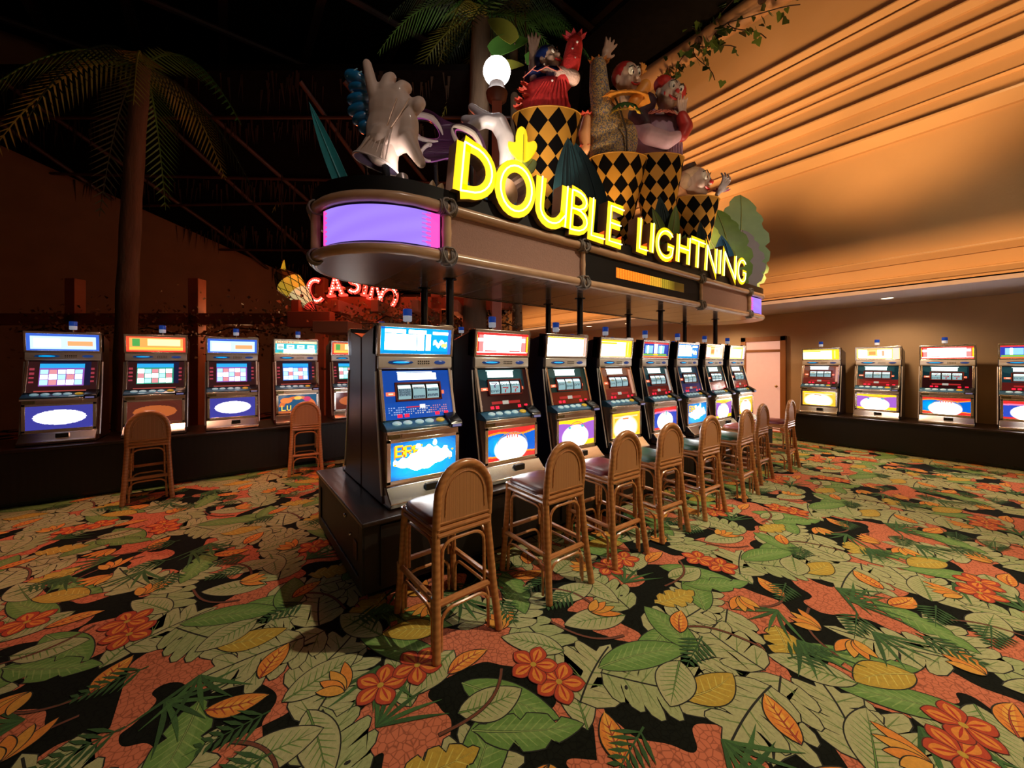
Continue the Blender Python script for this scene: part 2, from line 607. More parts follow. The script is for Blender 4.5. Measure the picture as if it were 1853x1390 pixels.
        for i in range(5):
            a = 2 * PI * i / 5
            T2 = (T[0]*math.cos(a)-T[1]*math.sin(a), T[1]*math.cos(a)+T[0]*math.sin(a), T[2], T[3])
            po = [(x * 1.0, y) for x, y in leaf_poly(.125, .088, 12, .12, 1.35)]
            pr.poly(offset(po, .004).tolist(), (.10, .012, .008), T2, z + i * .1)
            pr.poly(po, (.46, .05, .015), T2, z + .03 + i * .1)
            pr.poly([(x * .55, y * .78 + .012) for x, y in po], ORG, T2, z + .05 + i * .1)
            pr.poly([(x * .12, y * .8) for x, y in po], (.45, .03, .012), T2, z + .07 + i * .1)
        pr.poly([(.016 * math.cos(k), .016 * math.sin(k)) for k in np.linspace(0, 2 * PI, 9)[:-1]], YEL, T, z + .7)
    elif kind == 'paradise':
        for i, a in enumerate((-.75, -.35, 0.05, .45)):
            T2 = (T[0]*math.cos(a)-T[1]*math.sin(a), T[1]*math.cos(a)+T[0]*math.sin(a), T[2], T[3])
            po = leaf_poly(.19 - .02 * i, .055, 10, .15, .9)
            pr.poly(offset(po, .0045).tolist(), INK, T2, z + i * .12)
            pr.poly(po, (.66, .30, .04) if i % 2 else ORG, T2, z + .06 + i * .12)
    elif kind == 'stem':
        pts = [(.10 * math.sin(2.6 * t), .42 * t) for t in np.linspace(0, 1, 12)]
        for k in range(11):
            stroke(pts[k], pts[k + 1], .009, .009, INK, z + .1); stroke(pts[k], pts[k + 1], .006, .006, (.16, .045, .02), z + .2)

TILE = 1.72
pr = Print()
order = (['creamleaf'] * 6 + ['monstera'] * 16 + ['banana'] * 9 + ['yellow'] * 4 + ['creamleaf'] * 8 + ['stem'] * 6 + ['grass'] * 7
         + ['orangeleaf'] * 5 + ['paradise'] * 6 + ['fern'] * 7 + ['hibiscus'] * 4)
rr = random.Random(21)
cells = [(i, j) for i in range(9) for j in range(9)]
rr.shuffle(cells)
for k, kind in enumerate(order):
    ci, cj = cells[k % len(cells)]
    a = rr.uniform(0, 2 * PI)
    x = (ci + rr.uniform(.1, .9)) * TILE / 9; y = (cj + rr.uniform(.1, .9)) * TILE / 9
    x += .2 * math.sin(a) if kind in ('monstera', 'banana') else 0
    y -= .2 * math.cos(a) if kind in ('monstera', 'banana') else 0
    motif(pr, kind, (math.cos(a), math.sin(a), x, y), k * 1.0, 100 + k)

tv = []; tf = []; tcol = []
for q, col, z in pr.items:
    o = len(tv)
    tv += [(x, y, .0006 + z * .00005) for x, y in q]
    tf.append(list(range(o, o + len(q)))); tcol.append(col)
tv = np.array(tv)
VV = []; FF = []; CC = []
o = 0
for i in range(-4, 7):
    for j in range(-2, 7):
        if (i < -2 and j < 1) or (i > 4 and j > 3):
            continue
        t = tv.copy(); t[:, 0] += i * TILE; t[:, 1] += j * TILE
        VV.append(t)
        FF += [[a + o for a in f] for f in tf]; CC += tcol
        o += len(tv)
mp = MB()
mp.v = [tuple(p) for p in np.concatenate(VV)]
mp.f = FF; mp.m = [0] * len(FF); mp.c = CC
pat = mp.build('carpet_pattern', attr_mat('carpet_print', 0, .95, 1., bump=.6), floor, smooth=False)
pat['kind'] = 'stuff'

# ---- walls
M_TAN = mat('plaster_tan', (.62, .40, .22), .8, var=.08, scale=3, bump=.1, bscale=40)
M_TANW = mat('plaster_orange', (.66, .40, .20), .75, var=.10, scale=1.6, bump=.12, bscale=30)
M_REDW = mat('rear_wall_paint', (.24, .11, .05), .8, var=.2, scale=2)
M_DARK = mat('dark_thatch', (.005, .0038, .003), .95, spec=.05, var=.6, scale=9, bump=.8, bscale=40, stretch=(1, 1, 4))
mb = MB()
mb.box(10.0, 10.1, -5, 16, 0, 2.72)
struct(mb.build('wall_right', M_TAN, smooth=False))
# upper wall with running mouldings; the wall toes in slightly along its length
mb = MB()
mb.box(8.2, 8.35, -5, 15, 2.72, 9.6)
wu = struct(mb.build('wall_right_upper', M_TANW, smooth=False))
for z, d, h in ((7.05, .10, .10), (6.90, .06, .05), (6.52, .12, .10), (6.20, .10, .07), (6.05, .05, .04), (5.72, .14, .12), (5.38, .05, .03), (5.10, .18, .16), (3.16, .08, .10), (2.86, .05, .08)):
    mb = MB()
    mb.prism([(8.2, z - h), (8.2 - d * .35, z - h), (8.2 - d, z - h * .2), (8.2 - d, z), (8.2, z + h * .25)], -5, 15, 'y')
    mb.build('moulding', M_TANW, wu, smooth=False)
mb = MB()
mb.box(8.2, 10, -5, 15, 2.66, 2.74)
sf = struct(mb.build('ceiling_alcove', mat('alcove_ceiling_paint', (.62, .52, .55), .8, var=.05), smooth=False))
M_LAMPW = mat('downlight_glass', (.9, .9, .85), .3, emit=(1, .82, .55), es=5)
M_TRIMW = mat('downlight_trim', (.7, .68, .65), .4)
for i, (x, y) in enumerate(((8.8, 9.0), (9.0, 6.4), (8.75, 7.6), (9.0, 4.0), (9.0, 1.2))):
    e = empty('downlight', (x, y, 2.659), 0, ['round recessed downlight at the far end of the alcove ceiling', 'round recessed downlight above the yellow-lit last machines', 'round recessed downlight beside the dark canopy post', 'round recessed downlight near the alcove door', 'round recessed downlight over the wall machines at right'][i], 'downlight', 'recessed lights of the alcove ceiling')
    MB().lathe([(.075, 0), (.09, -.006), (.095, 0)], 16, caps=False).build('trim_ring', M_TRIMW, e)
    MB().lathe([(.0, -.003), (.075, -.003)], 16, caps=False).build('lens', M_LAMPW, e)
mb = MB()
mb.box(-7, 10, 14.0, 14.1, 0, 9.6)
struct(mb.build('wall_back', M_REDW, smooth=False))
# door casing in the alcove wall
M_CAS = mat('door_casing_wood', (.42, .16, .05), .45, var=.25, scale=8, stretch=(1, 1, .2))
d = struct(MB().box(9.965, 9.99, 3.05, 3.75, 0, 2.05).build('door_1', mat('door_glow_glass', (.75, .45, .40), .3, var=.1, emit=(1, .5, .35), es=.5), smooth=False))
mb = MB(); mb.box(9.93, 9.995, 3.75, 3.86, 0, 2.16); mb.build('casing', M_CAS, d, False, .006)
mb = MB(); mb.box(9.93, 9.995, 2.94, 3.05, 0, 2.16); mb.build('casing', M_CAS, d, False, .006)
mb = MB(); mb.box(9.93, 9.995, 2.94, 3.86, 2.05, 2.16); mb.build('casing', M_CAS, d, False, .006)
mb = MB(); mb.box(9.94, 9.995, 3.05, 3.75, 1.80, 1.86); mb.build('transom_bar', M_CAS, d, False, .004)
MB().ell((9.93, 3.12, 1.02), .03).build('door_knob', mat('brass', (.6, .42, .15), .3, 1), d)
mb = MB()
mb.box(9.97, 10, -5, 2.9, 0, .14); mb.box(9.97, 10, 3.9, 14, 0, .14)
struct(mb.build('baseboard_right', M_CAS, smooth=False))
struct(MB().box(-7, 13, -5.1, -5, 0, 9.6).build('wall_front', mat('front_wall_paint', (.62, .52, .44), .8, var=.08, scale=3), smooth=False))
struct(MB().box(-7.1, -7, -5, 15, 0, 9.6).build('wall_left', mat('left_wall_paint', (.10, .05, .03), .8), smooth=False))
struct(MB().box(5.6, 7.2, -5, 15, 7.86, 7.95).build('ceiling_right', M_DARK, smooth=False))
# dark ceiling with rafters
mb = MB()
mb.box(-7, 8.35, -5, 15, 9.2, 9.35)
ceil = struct(mb.build('ceiling', M_DARK, smooth=False))
M_RAFT = mat('rafter_wood', (.022, .009, .006), .6, var=.5, scale=5, stretch=(1, .2, 1))
for i in range(9):
    mb = MB(); mb.box(-6.5 + i * 1.6, -6.34 + i * 1.6, -4, 14.5, 8.95, 9.2); mb.build('rafter', M_RAFT, ceil, False)
for i in range(7):
    mb = MB(); mb.tube([(-6.8, -2 + i * 2.5, 8.9), (8, -2 + i * 2.5, 8.9)], .07, 8); mb.build('purlin', M_RAFT, ceil)
# ================================================================== slot machines
M_CHROME = mat('chrome', (.86, .80, .72), .22, 1., var=.06, scale=6)
M_BRONZE = mat('bronzed_metal', (.62, .46, .34), .32, .9, var=.12, scale=6)
M_BLACK = mat('black_plastic', (.012, .012, .014), .25, var=.3)
M_NAVY = mat('navy_laminate', (.008, .010, .045), .30, var=.2, scale=5, coat=.2)
M_BROWN = mat('brown_laminate', (.125, .066, .058), .38, var=.12, scale=5)
M_MAROON = mat('maroon_laminate', (.10, .02, .015), .35, var=.2, scale=5)
M_PRINT = attr_mat('printed_glass', 1., .12, .25, coat=.4)
M_BLUECAP = mat('candle_blue', (.01, .05, .35), .25, var=.1, coat=.5, emit=(.02, .10, .6), es=.25)
M_WHTCAP = mat('candle_white', (.75, .78, .85), .3, var=.05, emit=(.8, .85, 1), es=.25)
M_REDCAP = mat('candle_red', (.20, .02, .02), .3, var=.1)
M_GRILL = mat('speaker_grill', (.35, .34, .34), .4, .8, var=.3, scale=200)

GLY = {'B': '1111010001100011111010001100011111', 'R': '11110100011000111110101001001010001', 'E': '11111100001000011110100001000011111',
       'L': '10000100001000010000100001000011111', 'U': '10001100011000110001100011000101110', 'C': '01111100001000010000100001000001111',
       'K': '10001100101010011000101001001010001', 'Y': '10001100010101000100001000010000100', '7': '11111000010001000100001000010000100',
       'A': '01110100011000111111100011000110001'}
GLY['B'] = '11110100011000111110100011000111110'

class Pix:
    def __init__(s, w, h, bg):
        s.w, s.h = w, h
        s.a = np.zeros((h, w, 3)); s.a[:] = bg
        s.X, s.Z = np.meshgrid((np.arange(w) + .5) / w, (np.arange(h) + .5) / h)
    def put(s, m, c, k=1.):
        s.a[m] = s.a[m] * (1 - k) + np.array(c) * k
        return s
    def rect(s, x0, z0, x1, z1, c): return s.put((s.X >= x0) & (s.X < x1) & (s.Z >= z0) & (s.Z < z1), c)
    def ell(s, x, z, rx, rz, c): return s.put(((s.X - x) / rx) ** 2 + ((s.Z - z) / rz) ** 2 < 1, c)
    def fn(s, f, c): return s.put(f(s.X, s.Z), c)
    def glow(s, x, z, rx, rz, c, p=2.):
        d = np.sqrt(((s.X - x) / rx) ** 2 + ((s.Z - z) / rz) ** 2)
        k = np.clip(1.25 - d ** p, 0, 1)[..., None]
        s.a = s.a * (1 - k) + np.array(c) * k
        return s
    def text(s, t, x, z, w, h, c, slope=0., gap=.15):
        cw = w / (len(t) * (1 + gap))
        for i, ch in enumerate(t):
            g = GLY[ch]; x0 = x + i * cw * (1 + gap); zz = z + slope * i
            u = (s.X - x0) / cw; v = 1 - (s.Z - zz) / h
            ok = (u >= 0) & (u < 1) & (v >= 0) & (v < 1)
            ci = np.clip((u * 5).astype(int), 0, 4); ri = np.clip((v * 7).astype(int), 0, 6)
            bits = np.array([int(b) for b in g]).reshape(7, 5)
            s.put(ok & (bits[ri, ci] == 1), c)
        return s

WH = (6.5, 6.5, 6.4)
BLU = (.0, .14, .75); CYN = (.0, .50, 1.05); YL = (1.5, .85, .02); OR = (1.25, .38, .02); RD = (.85, .035, .03); PU = (.42, .14, .72); GN = (.25, .65, .05)

def top_design(k):
    if k in (0, 5):
        p = Pix(72, 28, CYN if k == 0 else (.05, .38, 1.0))
        p.rect(0, 0, 1, .09, (.0, .35, .85)).rect(0, .09, 1, .12, WH).rect(.06, .80, .33, .92, WH).rect(.38, .80, .62, .93, WH).rect(.72, .78, .96, .9, WH)
        p.rect(.05, .15, .48, .76, WH).rect(.505, .15, .60, .78, WH).rect(.625, .15, .70, .78, WH)
        p.fn(lambda X, Z: (X > .74) & (X < .95) & (abs(Z - .42 - .07 * np.sin(X * 60)) < .09), WH).fn(lambda X, Z: (X > .86) & (X < .95) & (abs(Z - .36) < .06), (2, 1.5, .3))
        p.rect(0, .93, .06, 1, BLU).rect(.96, 0, 1, 1, (.05, .2, .8))
    elif k == 1:
        p = Pix(72, 28, RD)
        p.rect(.02, .1, .98, .16, WH).rect(.04, .16, .96, .9, (1.6, .35, .35)).rect(.12, .17, .86, .88, WH).rect(.03, .6, .11, .76, WH).rect(.87, .62, .95, .78, WH)
        p.rect(.0, .16, .02, .9, YL).rect(.975, .16, 1, .9, YL).rect(.36, .4, .37, .85, (1.6, .5, .5)).fn(lambda X, Z: (abs(Z - .2) < .03) & (abs(X - .5) > .12) & (abs(X - .5) < .35), RD)
    elif k == 2:
        p = Pix(72, 28, WH)
        p.rect(0, .93, 1, 1, YL).rect(.0, 0, .02, 1, (1.6, 1.3, .5)).rect(.93, 0, 1, 1, (1.6, .75, .7)).rect(.955, 0, .97, 1, OR).rect(0, 0, 1, .04, (1.6, 1.2, .9))
    elif k == 3:
        p = Pix(72, 28, (2.4, 2.2, 1.5))
        p.rect(0, .9, 1, 1, YL).rect(.80, 0, 1, 1, YL).rect(.86, .1, .9, .9, (1.6, 1.3, .3)).rect(.04, .1, .78, .85, (2.6, 2.5, 2.1)).rect(0, 0, 1, .05, YL).fn(lambda X, Z: (abs(Z - .8) < .05) & (X < .5), YL)
    elif k == 4:
        p = Pix(64, 28, (.03, .06, .5))
        p.rect(0, .9, 1, 1, RD).rect(0, 0, 1, .08, (.7, .05, .04)).rect(0, .08, 1, .12, YL).rect(.02, .13, .95, .25, GN).rect(.08, .3, .38, .78, (.35, .8, 1.6)).rect(.16, .3, .2, .78, WH).rect(.42, .3, .56, .9, (1.7, 1.8, 2)).rect(.6, .3, .85, .8, (.4, .9, 1.6)).rect(.68, .3, .74, .8, WH).ell(.5, .2, .1, .06, YL)
    elif k == 6:
        p = Pix(64, 28, (1.5, .85, .25))
        p.rect(.05, .12, .82, .9, WH).rect(.1, .84, .8, .9, RD).rect(.25, .3, .5, .85, (1.7, .9, .3)).rect(.3, .4, .45, .7, (1.2, .4, .1)).rect(.6, .3, .66, .8, (1.6, .5, .3)).rect(.03, .05, .25, .12, RD).rect(.85, 0, .98, 1, (.9, .8, .7))
    else:
        p = Pix(64, 28, (1.9, 1.6, .4))
        p.rect(.04, .1, .8, .85, (2.4, 2.4, 1.6)).rect(.88, 0, 1, 1, (1.6, .9, 1.1)).rect(.82, 0, .86, 1, YL).fn(lambda X, Z: (abs(Z - .88) < .04) & (X < .8), (.8, .9, .1))
    return p.a

def dome(p, x, z, r, c=WH):
    p.glow(x, z - .06, r * .80, r * .98, c, 2.6)

def belly_design(k):
    if k in (0, 5):
        p = Pix(110, 64, (.0, .13, .62))
        p.glow(.52, .45, .60, .62, (.03, .62, 1.35), 1.5)
        p.glow(.42, .17, .42, .18, (.0, .62, 1.25), 2)
        p.text('BRE', .05, .60 if k == 0 else .6, .40, .30, (.9, .12, .0), -.02, .02)
        p.text('BRE', .065, .615, .40, .30, (1.9, .95, .02), -.02, .02)
        p.fn(lambda X, Z: (abs(X - .055) < .012) & (Z > .5) & (Z < .9), OR)
        top = lambda X: .52 + .30 * np.exp(-((X - .55) / .24) ** 2) + .10 * np.exp(-((X - .83) / .07) ** 2) + .03 * np.sin(X * 47)
        bot = lambda X: .42 - .24 * np.exp(-((X - .45) / .30) ** 2) + .02 * np.sin(X * 31)
        p.fn(lambda X, Z: (X > .04) & (X < .94) & (Z < top(X)) & (Z > bot(X)) & (abs(X - .49) / .47 + abs(Z - .42) * .8 < 1.02), WH)
        p.ell(.40, .84, .04, .065, WH).ell(.66, .88, .03, .085, WH).ell(.83, .70, .035, .05, WH)
        p.ell(.945, .62, .02, .02, YL).ell(.90, .36, .015, .02, YL).ell(.06, .40, .02, .03, YL)
    elif k == 1:
        p = Pix(96, 60, BLU)
        p.glow(.15, .45, .2, .35, CYN, 1.3)
        p.fn(lambda X, Z: Z > .80 + .05 * np.sin(X * 7), OR).fn(lambda X, Z: Z > .86 + .05 * np.sin(X * 7), RD)
        p.fn(lambda X, Z: Z < .17 - .03 * np.sin(X * 6), OR).fn(lambda X, Z: Z < .12 - .03 * np.sin(X * 6), RD)
        dome(p, .48, .40, .42)
        p.fn(lambda X, Z: (abs(np.hypot((X - .5) / .33, (Z - .40) / .46) - 1) < .03) & (Z > .5), (.35, .35, .3))
        for i in range(5):
            x = .37 + i * .055
            p.rect(x, .66 + .03 * math.sin(i * .8), x + .032, .80 + .03 * math.sin(i * .8), (1.2, .25, .2))
    elif k in (2, 6):
        p = Pix(96, 60, PU)
        p.fn(lambda X, Z: Z > .84 + .04 * np.sin(X * 7 + 1), YL).fn(lambda X, Z: Z < .14 + .05 * np.sin(X * 5 + 3), YL)
        dome(p, .46, .40, .44)
        p.fn(lambda X, Z: (abs(np.hypot((X - .5) / .28, (Z - .42) / .48) - 1) < .03) & (Z > .62), (.6, .2, .1))
        p.ell(.3, .70, .04, .05, (.1, .6, .7)).ell(.66, .72, .045, .05, (.1, .6, .7)).rect(.4, .80, .6, .83, OR)
    elif k in (3, 7):
        p = Pix(96, 60, (1.4, .62, .03))
        p.rect(.06, .80, .92, .86, (.9, .85, .5)).rect(.04, .2, .08, .9, (1.5, .8, .2))
        dome(p, .48, .40, .52, (2.6, 2.5, 2.2))
        p.rect(.36, .72, .58, .79, (1.1, .2, .05)).rect(0, .94, 1, 1, YL).fn(lambda X, Z: Z < .05, YL)
    else:
        p = Pix(96, 60, (.03, .08, .6))
        p.fn(lambda X, Z: Z > .78 - .14 * (X - .5) ** 2, (.95, .25, .5)).fn(lambda X, Z: Z > .86 - .1 * (X - .5) ** 2, RD).fn(lambda X, Z: Z < .10, RD)
        dome(p, .48, .42, .42)
        p.rect(.4, .68, .45, .8, (.9, .3, .6)).rect(.50, .62, .56, .84, (.2, .6, .6)).rect(.62, .7, .66, .78, BLU)
    return p.a

REELBG = [((.005, .06, .36), (.005, .07, .40)), ((.004, .02, .025), (.02, .004, .004)), ((.006, .022, .018), (.10, .012, .006)), ((.20, .050, .02), (.14, .02, .012)),
          ((.006, .03, .04), (.09, .01, .008)), ((.01, .02, .05), (.02, .02, .09)), ((.006, .025, .03), (.16, .012, .01)), ((.01, .02, .035), (.17, .02, .012))]
def reel_design(k):
    up, lo = REELBG[k]
    p = Pix(120, 90, lo)
    p.rect(0, .33, 1, 1, up)
    if k == 0:
        for i in range(26):
            for j in range(4):
                if (i * 7 + j * 3) % 5:
                    x = .05 + i * .034
                    p.rect(x, .09 + j * .045, x + .02, .115 + j * .045, [(.25, .40, .75), (.5, .55, .65), (.6, .25, .3)][(i // 9) % 3])
        p.rect(.30, .22, .56, .25, (.6, .03, .05)).rect(.50, .2, .58, .28, (1.0, 1.0, 1.1))
    else:
        p.rect(.2, .14, .78, .21, (.35, .02, .02)).rect(.42, .13, .54, .22, (.45, .42, .36))
        p.glow(.45, .84, .42, .16, (.05, .17, .17), 1.2)
    p.rect(.17 if k else .21, .955, .74, .98, (1.2, 1.5, 1.5))
    p.rect(.19 if k else .22, .80, .72 if k else .80, .94, (3.2, 3.3, 3.2))
    for x in (.10, .83):
        p.rect(x - .08 if x > .5 else x - .07, .475, x + .07, .555, (1.3, .22, .10))
        p.rect(x - .03, .495, x + .03, .535, (1.8, .8, .6))
    for x in (.20, .30, .76, .9):
        if k or x > .1:
            p.rect(x - .035, .03, x + .035, .10, (1.7, .02, .07))
    if k in (4, 3):
        p.rect(.93, .15, 1, .95, (.5, .45, .42) if k == 4 else (.6, .3, .2))
    return p.a

def reel_art(k, i):
    p = Pix(40, 60, (.26, .44, .48))
    p.rect(0, .72, 1, .95, (1.1, 1.35, 1.35)).rect(0, .95, 1, 1, (.1, .2, .25))
    ink = (.03, .06, .09)
    if k == 1:
        p.text('7', .16, .06 if i else .46, .7, .42, (.40, .01, .02) if i else (.10, .04, .12))
        p.text('BAR', .06, .62 if i else .1, .9, .18, ink)
    elif k == 0:
        for z_ in ((.22, .38, .54), (.06, .66), (.12, .48))[i]:
            p.rect(.06, z_ - .02, .94, z_ + .16, (.16, .26, .32)).text('BAR', .06, z_, .92, .14, ink)
    else:
        p.text('BAR', .06, .20 + .1 * ((k + i) % 3), .9, .18, ink)
        if (k + i) % 2:
            p.ell(.5, .66, .3, .1, (.25, .3, .2))
    return p.a

def grid(arr, W, H, O, U, N, off=0., bow=0.):
    """printed sheet: arr[row from bottom, column] on a W x H rectangle centred in x at O, with real thickness behind it"""
    h, w_, _ = arr.shape
    O = Vector(O); U = Vector(U); N = Vector(N)
    vs = []
    for j in range(h + 1):
        t = j / h
        for i in range(w_ + 1):
            q = O + Vector((1, 0, 0)) * (i / w_ - .5) * W + U * t * H + N * (off + bow * (1 - (2 * t - 1) ** 2))
            vs.append(q)
    mb = MB()
    fs = []
    cs = []
    if bow:
        for j in range(h):
            for i in range(w_):
                a = j * (w_ + 1) + i
                fs.append((a, a + 1, a + w_ + 2, a + w_ + 1)); cs.append(tuple(arr[j, i]))
    else:                      # merge equal neighbouring cells into larger pieces of print
        q = np.round(arr * 9).astype(int)
        done = np.zeros((h, w_), bool)
        for j in range(h):
            for i in range(w_):
                if done[j, i]:
                    continue
                i2 = i
                while i2 + 1 < w_ and not done[j, i2 + 1] and (q[j, i2 + 1] == q[j, i]).all():
                    i2 += 1
                j2 = j
                while j2 + 1 < h and not done[j2 + 1, i:i2 + 1].any() and (q[j2 + 1, i:i2 + 1] == q[j, i]).all():
                    j2 += 1
                done[j:j2 + 1, i:i2 + 1] = True
                a = j * (w_ + 1) + i; b = j * (w_ + 1) + i2 + 1; c_ = (j2 + 1) * (w_ + 1) + i2 + 1; d = (j2 + 1) * (w_ + 1) + i
                fs.append((a, b, c_, d)); cs.append(tuple(arr[j, i]))
    mb.v = [tuple(q) for q in vs]; mb.f = [list(f) for f in fs]; mb.c = cs; mb.m = [0] * len(fs)
    # rim and back
    ring = [i for i in range(w_ + 1)] + [j * (w_ + 1) + w_ for j in range(1, h + 1)] + [h * (w_ + 1) + i for i in range(w_ - 1, -1, -1)] + [j * (w_ + 1) for j in range(h - 1, 0, -1)]
    o = len(mb.v)
    for k in ring:
        mb.v.append(tuple(vs[k] - N * (.006 + 0)))
    n = len(ring)
    for k in range(n):
        mb.f.append([ring[(k + 1) % n], ring[k], o + k, o + (k + 1) % n]); mb.c.append((.02, .02, .02)); mb.m.append(0)
    return mb

MW = .61
RU = Vector((0, .247, .969)); RN = Vector((0, -.969, .247)); RO = Vector((0, -.452, .578))
UPZ = Vector((0, 0, 1)); FRN = Vector((0, -1, 0))
TU = Vector((0, -.10, .995)); TN = Vector((0, -.995, -.10))

def slant_box(mb, x0, x1, z0, z1, d0, d1, O=RO, U=RU, N=RN, mi=0):
    vs = []
    for d in (d0, d1):
        for x, z in ((x0, z0), (x1, z0), (x1, z1), (x0, z1)):
            vs.append(Vector(O) + Vector((x, 0, 0)) + U * z + N * d)
    mb.add(vs, [(0, 3, 2, 1), (4, 5, 6, 7), (0, 1, 5, 4), (1, 2, 6, 5), (2, 3, 7, 6), (3, 0, 4, 7)], mi)

GEN = []
def gen(name, mb, m, subs=(), bevel=.004, smooth=True):
    o = mb.build(name, m, None, smooth, bevel, link=False)
    GEN.append((o, list(subs)))
    return o
def sub(name, mb, m, bevel=0.):
    return mb.build(name, m, None, True, bevel, link=False)

h = MW / 2
CAB = MB().prism([(0, 0), (-.50, 0), (-.485, .07), (-.40, .52), (-.345, .94), (-.365, 1.275), (-.10, 1.225), (0, 1.20)], -h, h, 'x').build('cabinet', M_NAVY, None, True, .006, link=False)
# lower door, tray and deck
gen('lower_door', MB().prism([(-.40, .055), (-.515, .055), (-.515, .505), (-.40, .505)], -h + .02, h - .02), M_BRONZE)
fr = MB()
for a in (-h + .02, h - .05):
    fr.box(a, a + .03, -.527, -.51, .135, .45)
fr.box(-h + .02, h - .02, -.527, -.51, .135, .160); fr.box(-h + .02, h - .02, -.527, -.51, .425, .45)
gen('belly_frame', fr, M_CHROME, bevel=.003)
tr = MB().prism([(-.50, 0), (-.62, 0), (-.635, .035), (-.60, .06), (-.535, .125), (-.50, .125)], -h + .01, h - .01)
slot = sub('tray_slot', MB().box(-.02, .08, -.595, -.56, .07, .115), M_BLACK)
gen('coin_tray', tr, M_CHROME, [slot], .006)
gen('base_lip', MB().prism([(-.47, -.001), (-.62, -.001), (-.62, .012), (-.47, .012)], -h + .005, h - .005), M_BLACK)
dk = MB().prism([(-.40, .505), (-.535, .505), (-.545, .515), (-.545, .528), (-.53, .535), (-.448, .573), (-.40, .573)], -h + .012, h - .012)
btn = []
for i, x in enumerate((-.20, -.12, -.03, .05, .14)):
    T = Matrix.Translation((x, -.492, .552)) @ Euler((math.radians(24), 0, 0)).to_matrix().to_4x4()
    b_ = MB().lathe([(.030, 0), (.030, .008), (.022, .014), (.0, .015)], 12, T=T, sx=1.15, sy=.8)
    btn.append(sub('button', b_, mat('button_white', (.55, .75, .80), .3, emit=(.35, .75, .9), es=.25) if i not in (4,) else mat('button_yellow', (.6, .42, .03), .3, emit=(1, .6, .03), es=.2)))
gen('button_deck', dk, mat('deck_blue', (.05, .16, .30), .22, var=.4, scale=30, coat=.3), btn)
gen('deck_edge', MB().prism([(-.53, .488), (-.552, .490), (-.552, .512), (-.53, .512)], -h + .012, h - .10), M_CHROME, bevel=.003)
ba = MB().prism([(-.42, .50), (-.565, .495), (-.575, .52), (-.56, .545), (-.46, .60), (-.42, .60)], h - .115, h - .012)
bs = sub('bill_slot', MB().box(h - .10, h - .03, -.583, -.57, .505, .522), mat('bill_slot_light', (.2, .2, .35), .3, emit=(.3, .3, .7), es=.3))
gen('bill_acceptor', ba, M_BLACK, [bs], .006)
cp = MB().box(-h + .03, -h + .12, -.524, -.51, .455, .497)
gen('coin_panel', cp, mat('coin_panel_metal', (.25, .22, .10), .35, .9, var=.5, scale=40), bevel=.002)
gen('door_strip', MB().box(-h + .13, h - .13, -.523, -.51, .457, .496), M_BRONZE, bevel=.003)
# reel door with chrome uprights
rd = MB(); slant_box(rd, -h + .015, h - .015, -.005, .372, -.06, .0)
gen('reel_door', rd, M_BLACK)
for a in (-h + .012, h - .037):
    u_ = MB(); slant_box(u_, a, a + .025, -.005, .375, -.02, .016)
    gen('upright', u_, M_CHROME)
fr = MB()
for x0, x1, z0, z1 in ((-.185, .185, .128, .142), (-.185, .185, .258, .272), (-.185, -.172, .128, .272), (.172, .185, .128, .272)):
    slant_box(fr, x0, x1, z0, z1, .004, .022)
gen('reel_frame', fr, mat('reel_frame_red', (.16, .015, .012), .3), bevel=.002)
rb = MB(); slant_box(rb, -.172, .172, .142, .258, .003, .008)
gen('reel_well', rb, M_BLACK, bevel=0)
# middle and upper sections
mid = MB(); mid.prism([(-.33, .95), (-.375, .945), (-.385, .96), (-.385, 1.035), (-.37, 1.045), (-.33, 1.045)], -h + .008, h - .008)
g1 = sub('speaker_oval', MB().ell((-.13, -.386, .995), (.10, .010, .017), 20, 6), mat('oval_blue', (.0, .01, .07), .2, emit=(.0, .12, .5), es=.2))
g4 = sub('oval_glow', MB().ell((-.13, -.394, .995), (.065, .006, .007), 16, 6), mat('oval_cyan', (.0, .2, .5), .2, emit=(.0, .45, 1), es=1.))
g2 = sub('logo_light', MB().ell((.19, -.386, .995), (.05, .010, .016), 16, 6), mat('oval_dark', (.01, .02, .10), .2, emit=(.04, .15, .6), es=.25))
dots = MB()
for i in range(6):
    for j in range(2):
        dots.box(.005 + i * .017, .013 + i * .017, -.3885, -.384, .982 + j * .017, .990 + j * .017)
g3 = sub('grille_holes', dots, M_BLACK)
gen('speaker_panel', mid, mat('silver_paint', (.85, .82, .78), .25, .35, var=.08), [g1, g2, g3, g4], .005)
ub = MB()
slant_box(ub, -h, h, 0, .235, -.10, .0, (0, -.372, 1.045), TU, TN)
gen('top_box', ub, M_BLACK)
tf_ = MB()
for x0, x1, z0, z1 in ((-h, h, -.004, .016), (-h, h, .212, .240), (-h, -h + .022, 0, .235), (h - .022, h, 0, .235)):
    slant_box(tf_, x0, x1, z0, z1, -.01, .014, (0, -.372, 1.045), TU, TN)
gen('top_frame', tf_, M_CHROME, bevel=.004)
for sx in (-1, 1):
    tb = MB()
    tb.tube([(sx * (h + .002), -.49, .06), (sx * (h + .002), -.405, .52), (sx * (h + .002), -.352, .93)], .008, 6)
    gen('edge_trim', tb, mat('bright_trim', (.92, .92, .95), .35, .7, var=.03), bevel=0)
lk = MB(); slant_box(lk, h - .13, h - .01, .236, .252, -.03, .012, (0, -.372, 1.045), TU, TN)
gen('top_bracket', lk, M_CHROME, bevel=.003)

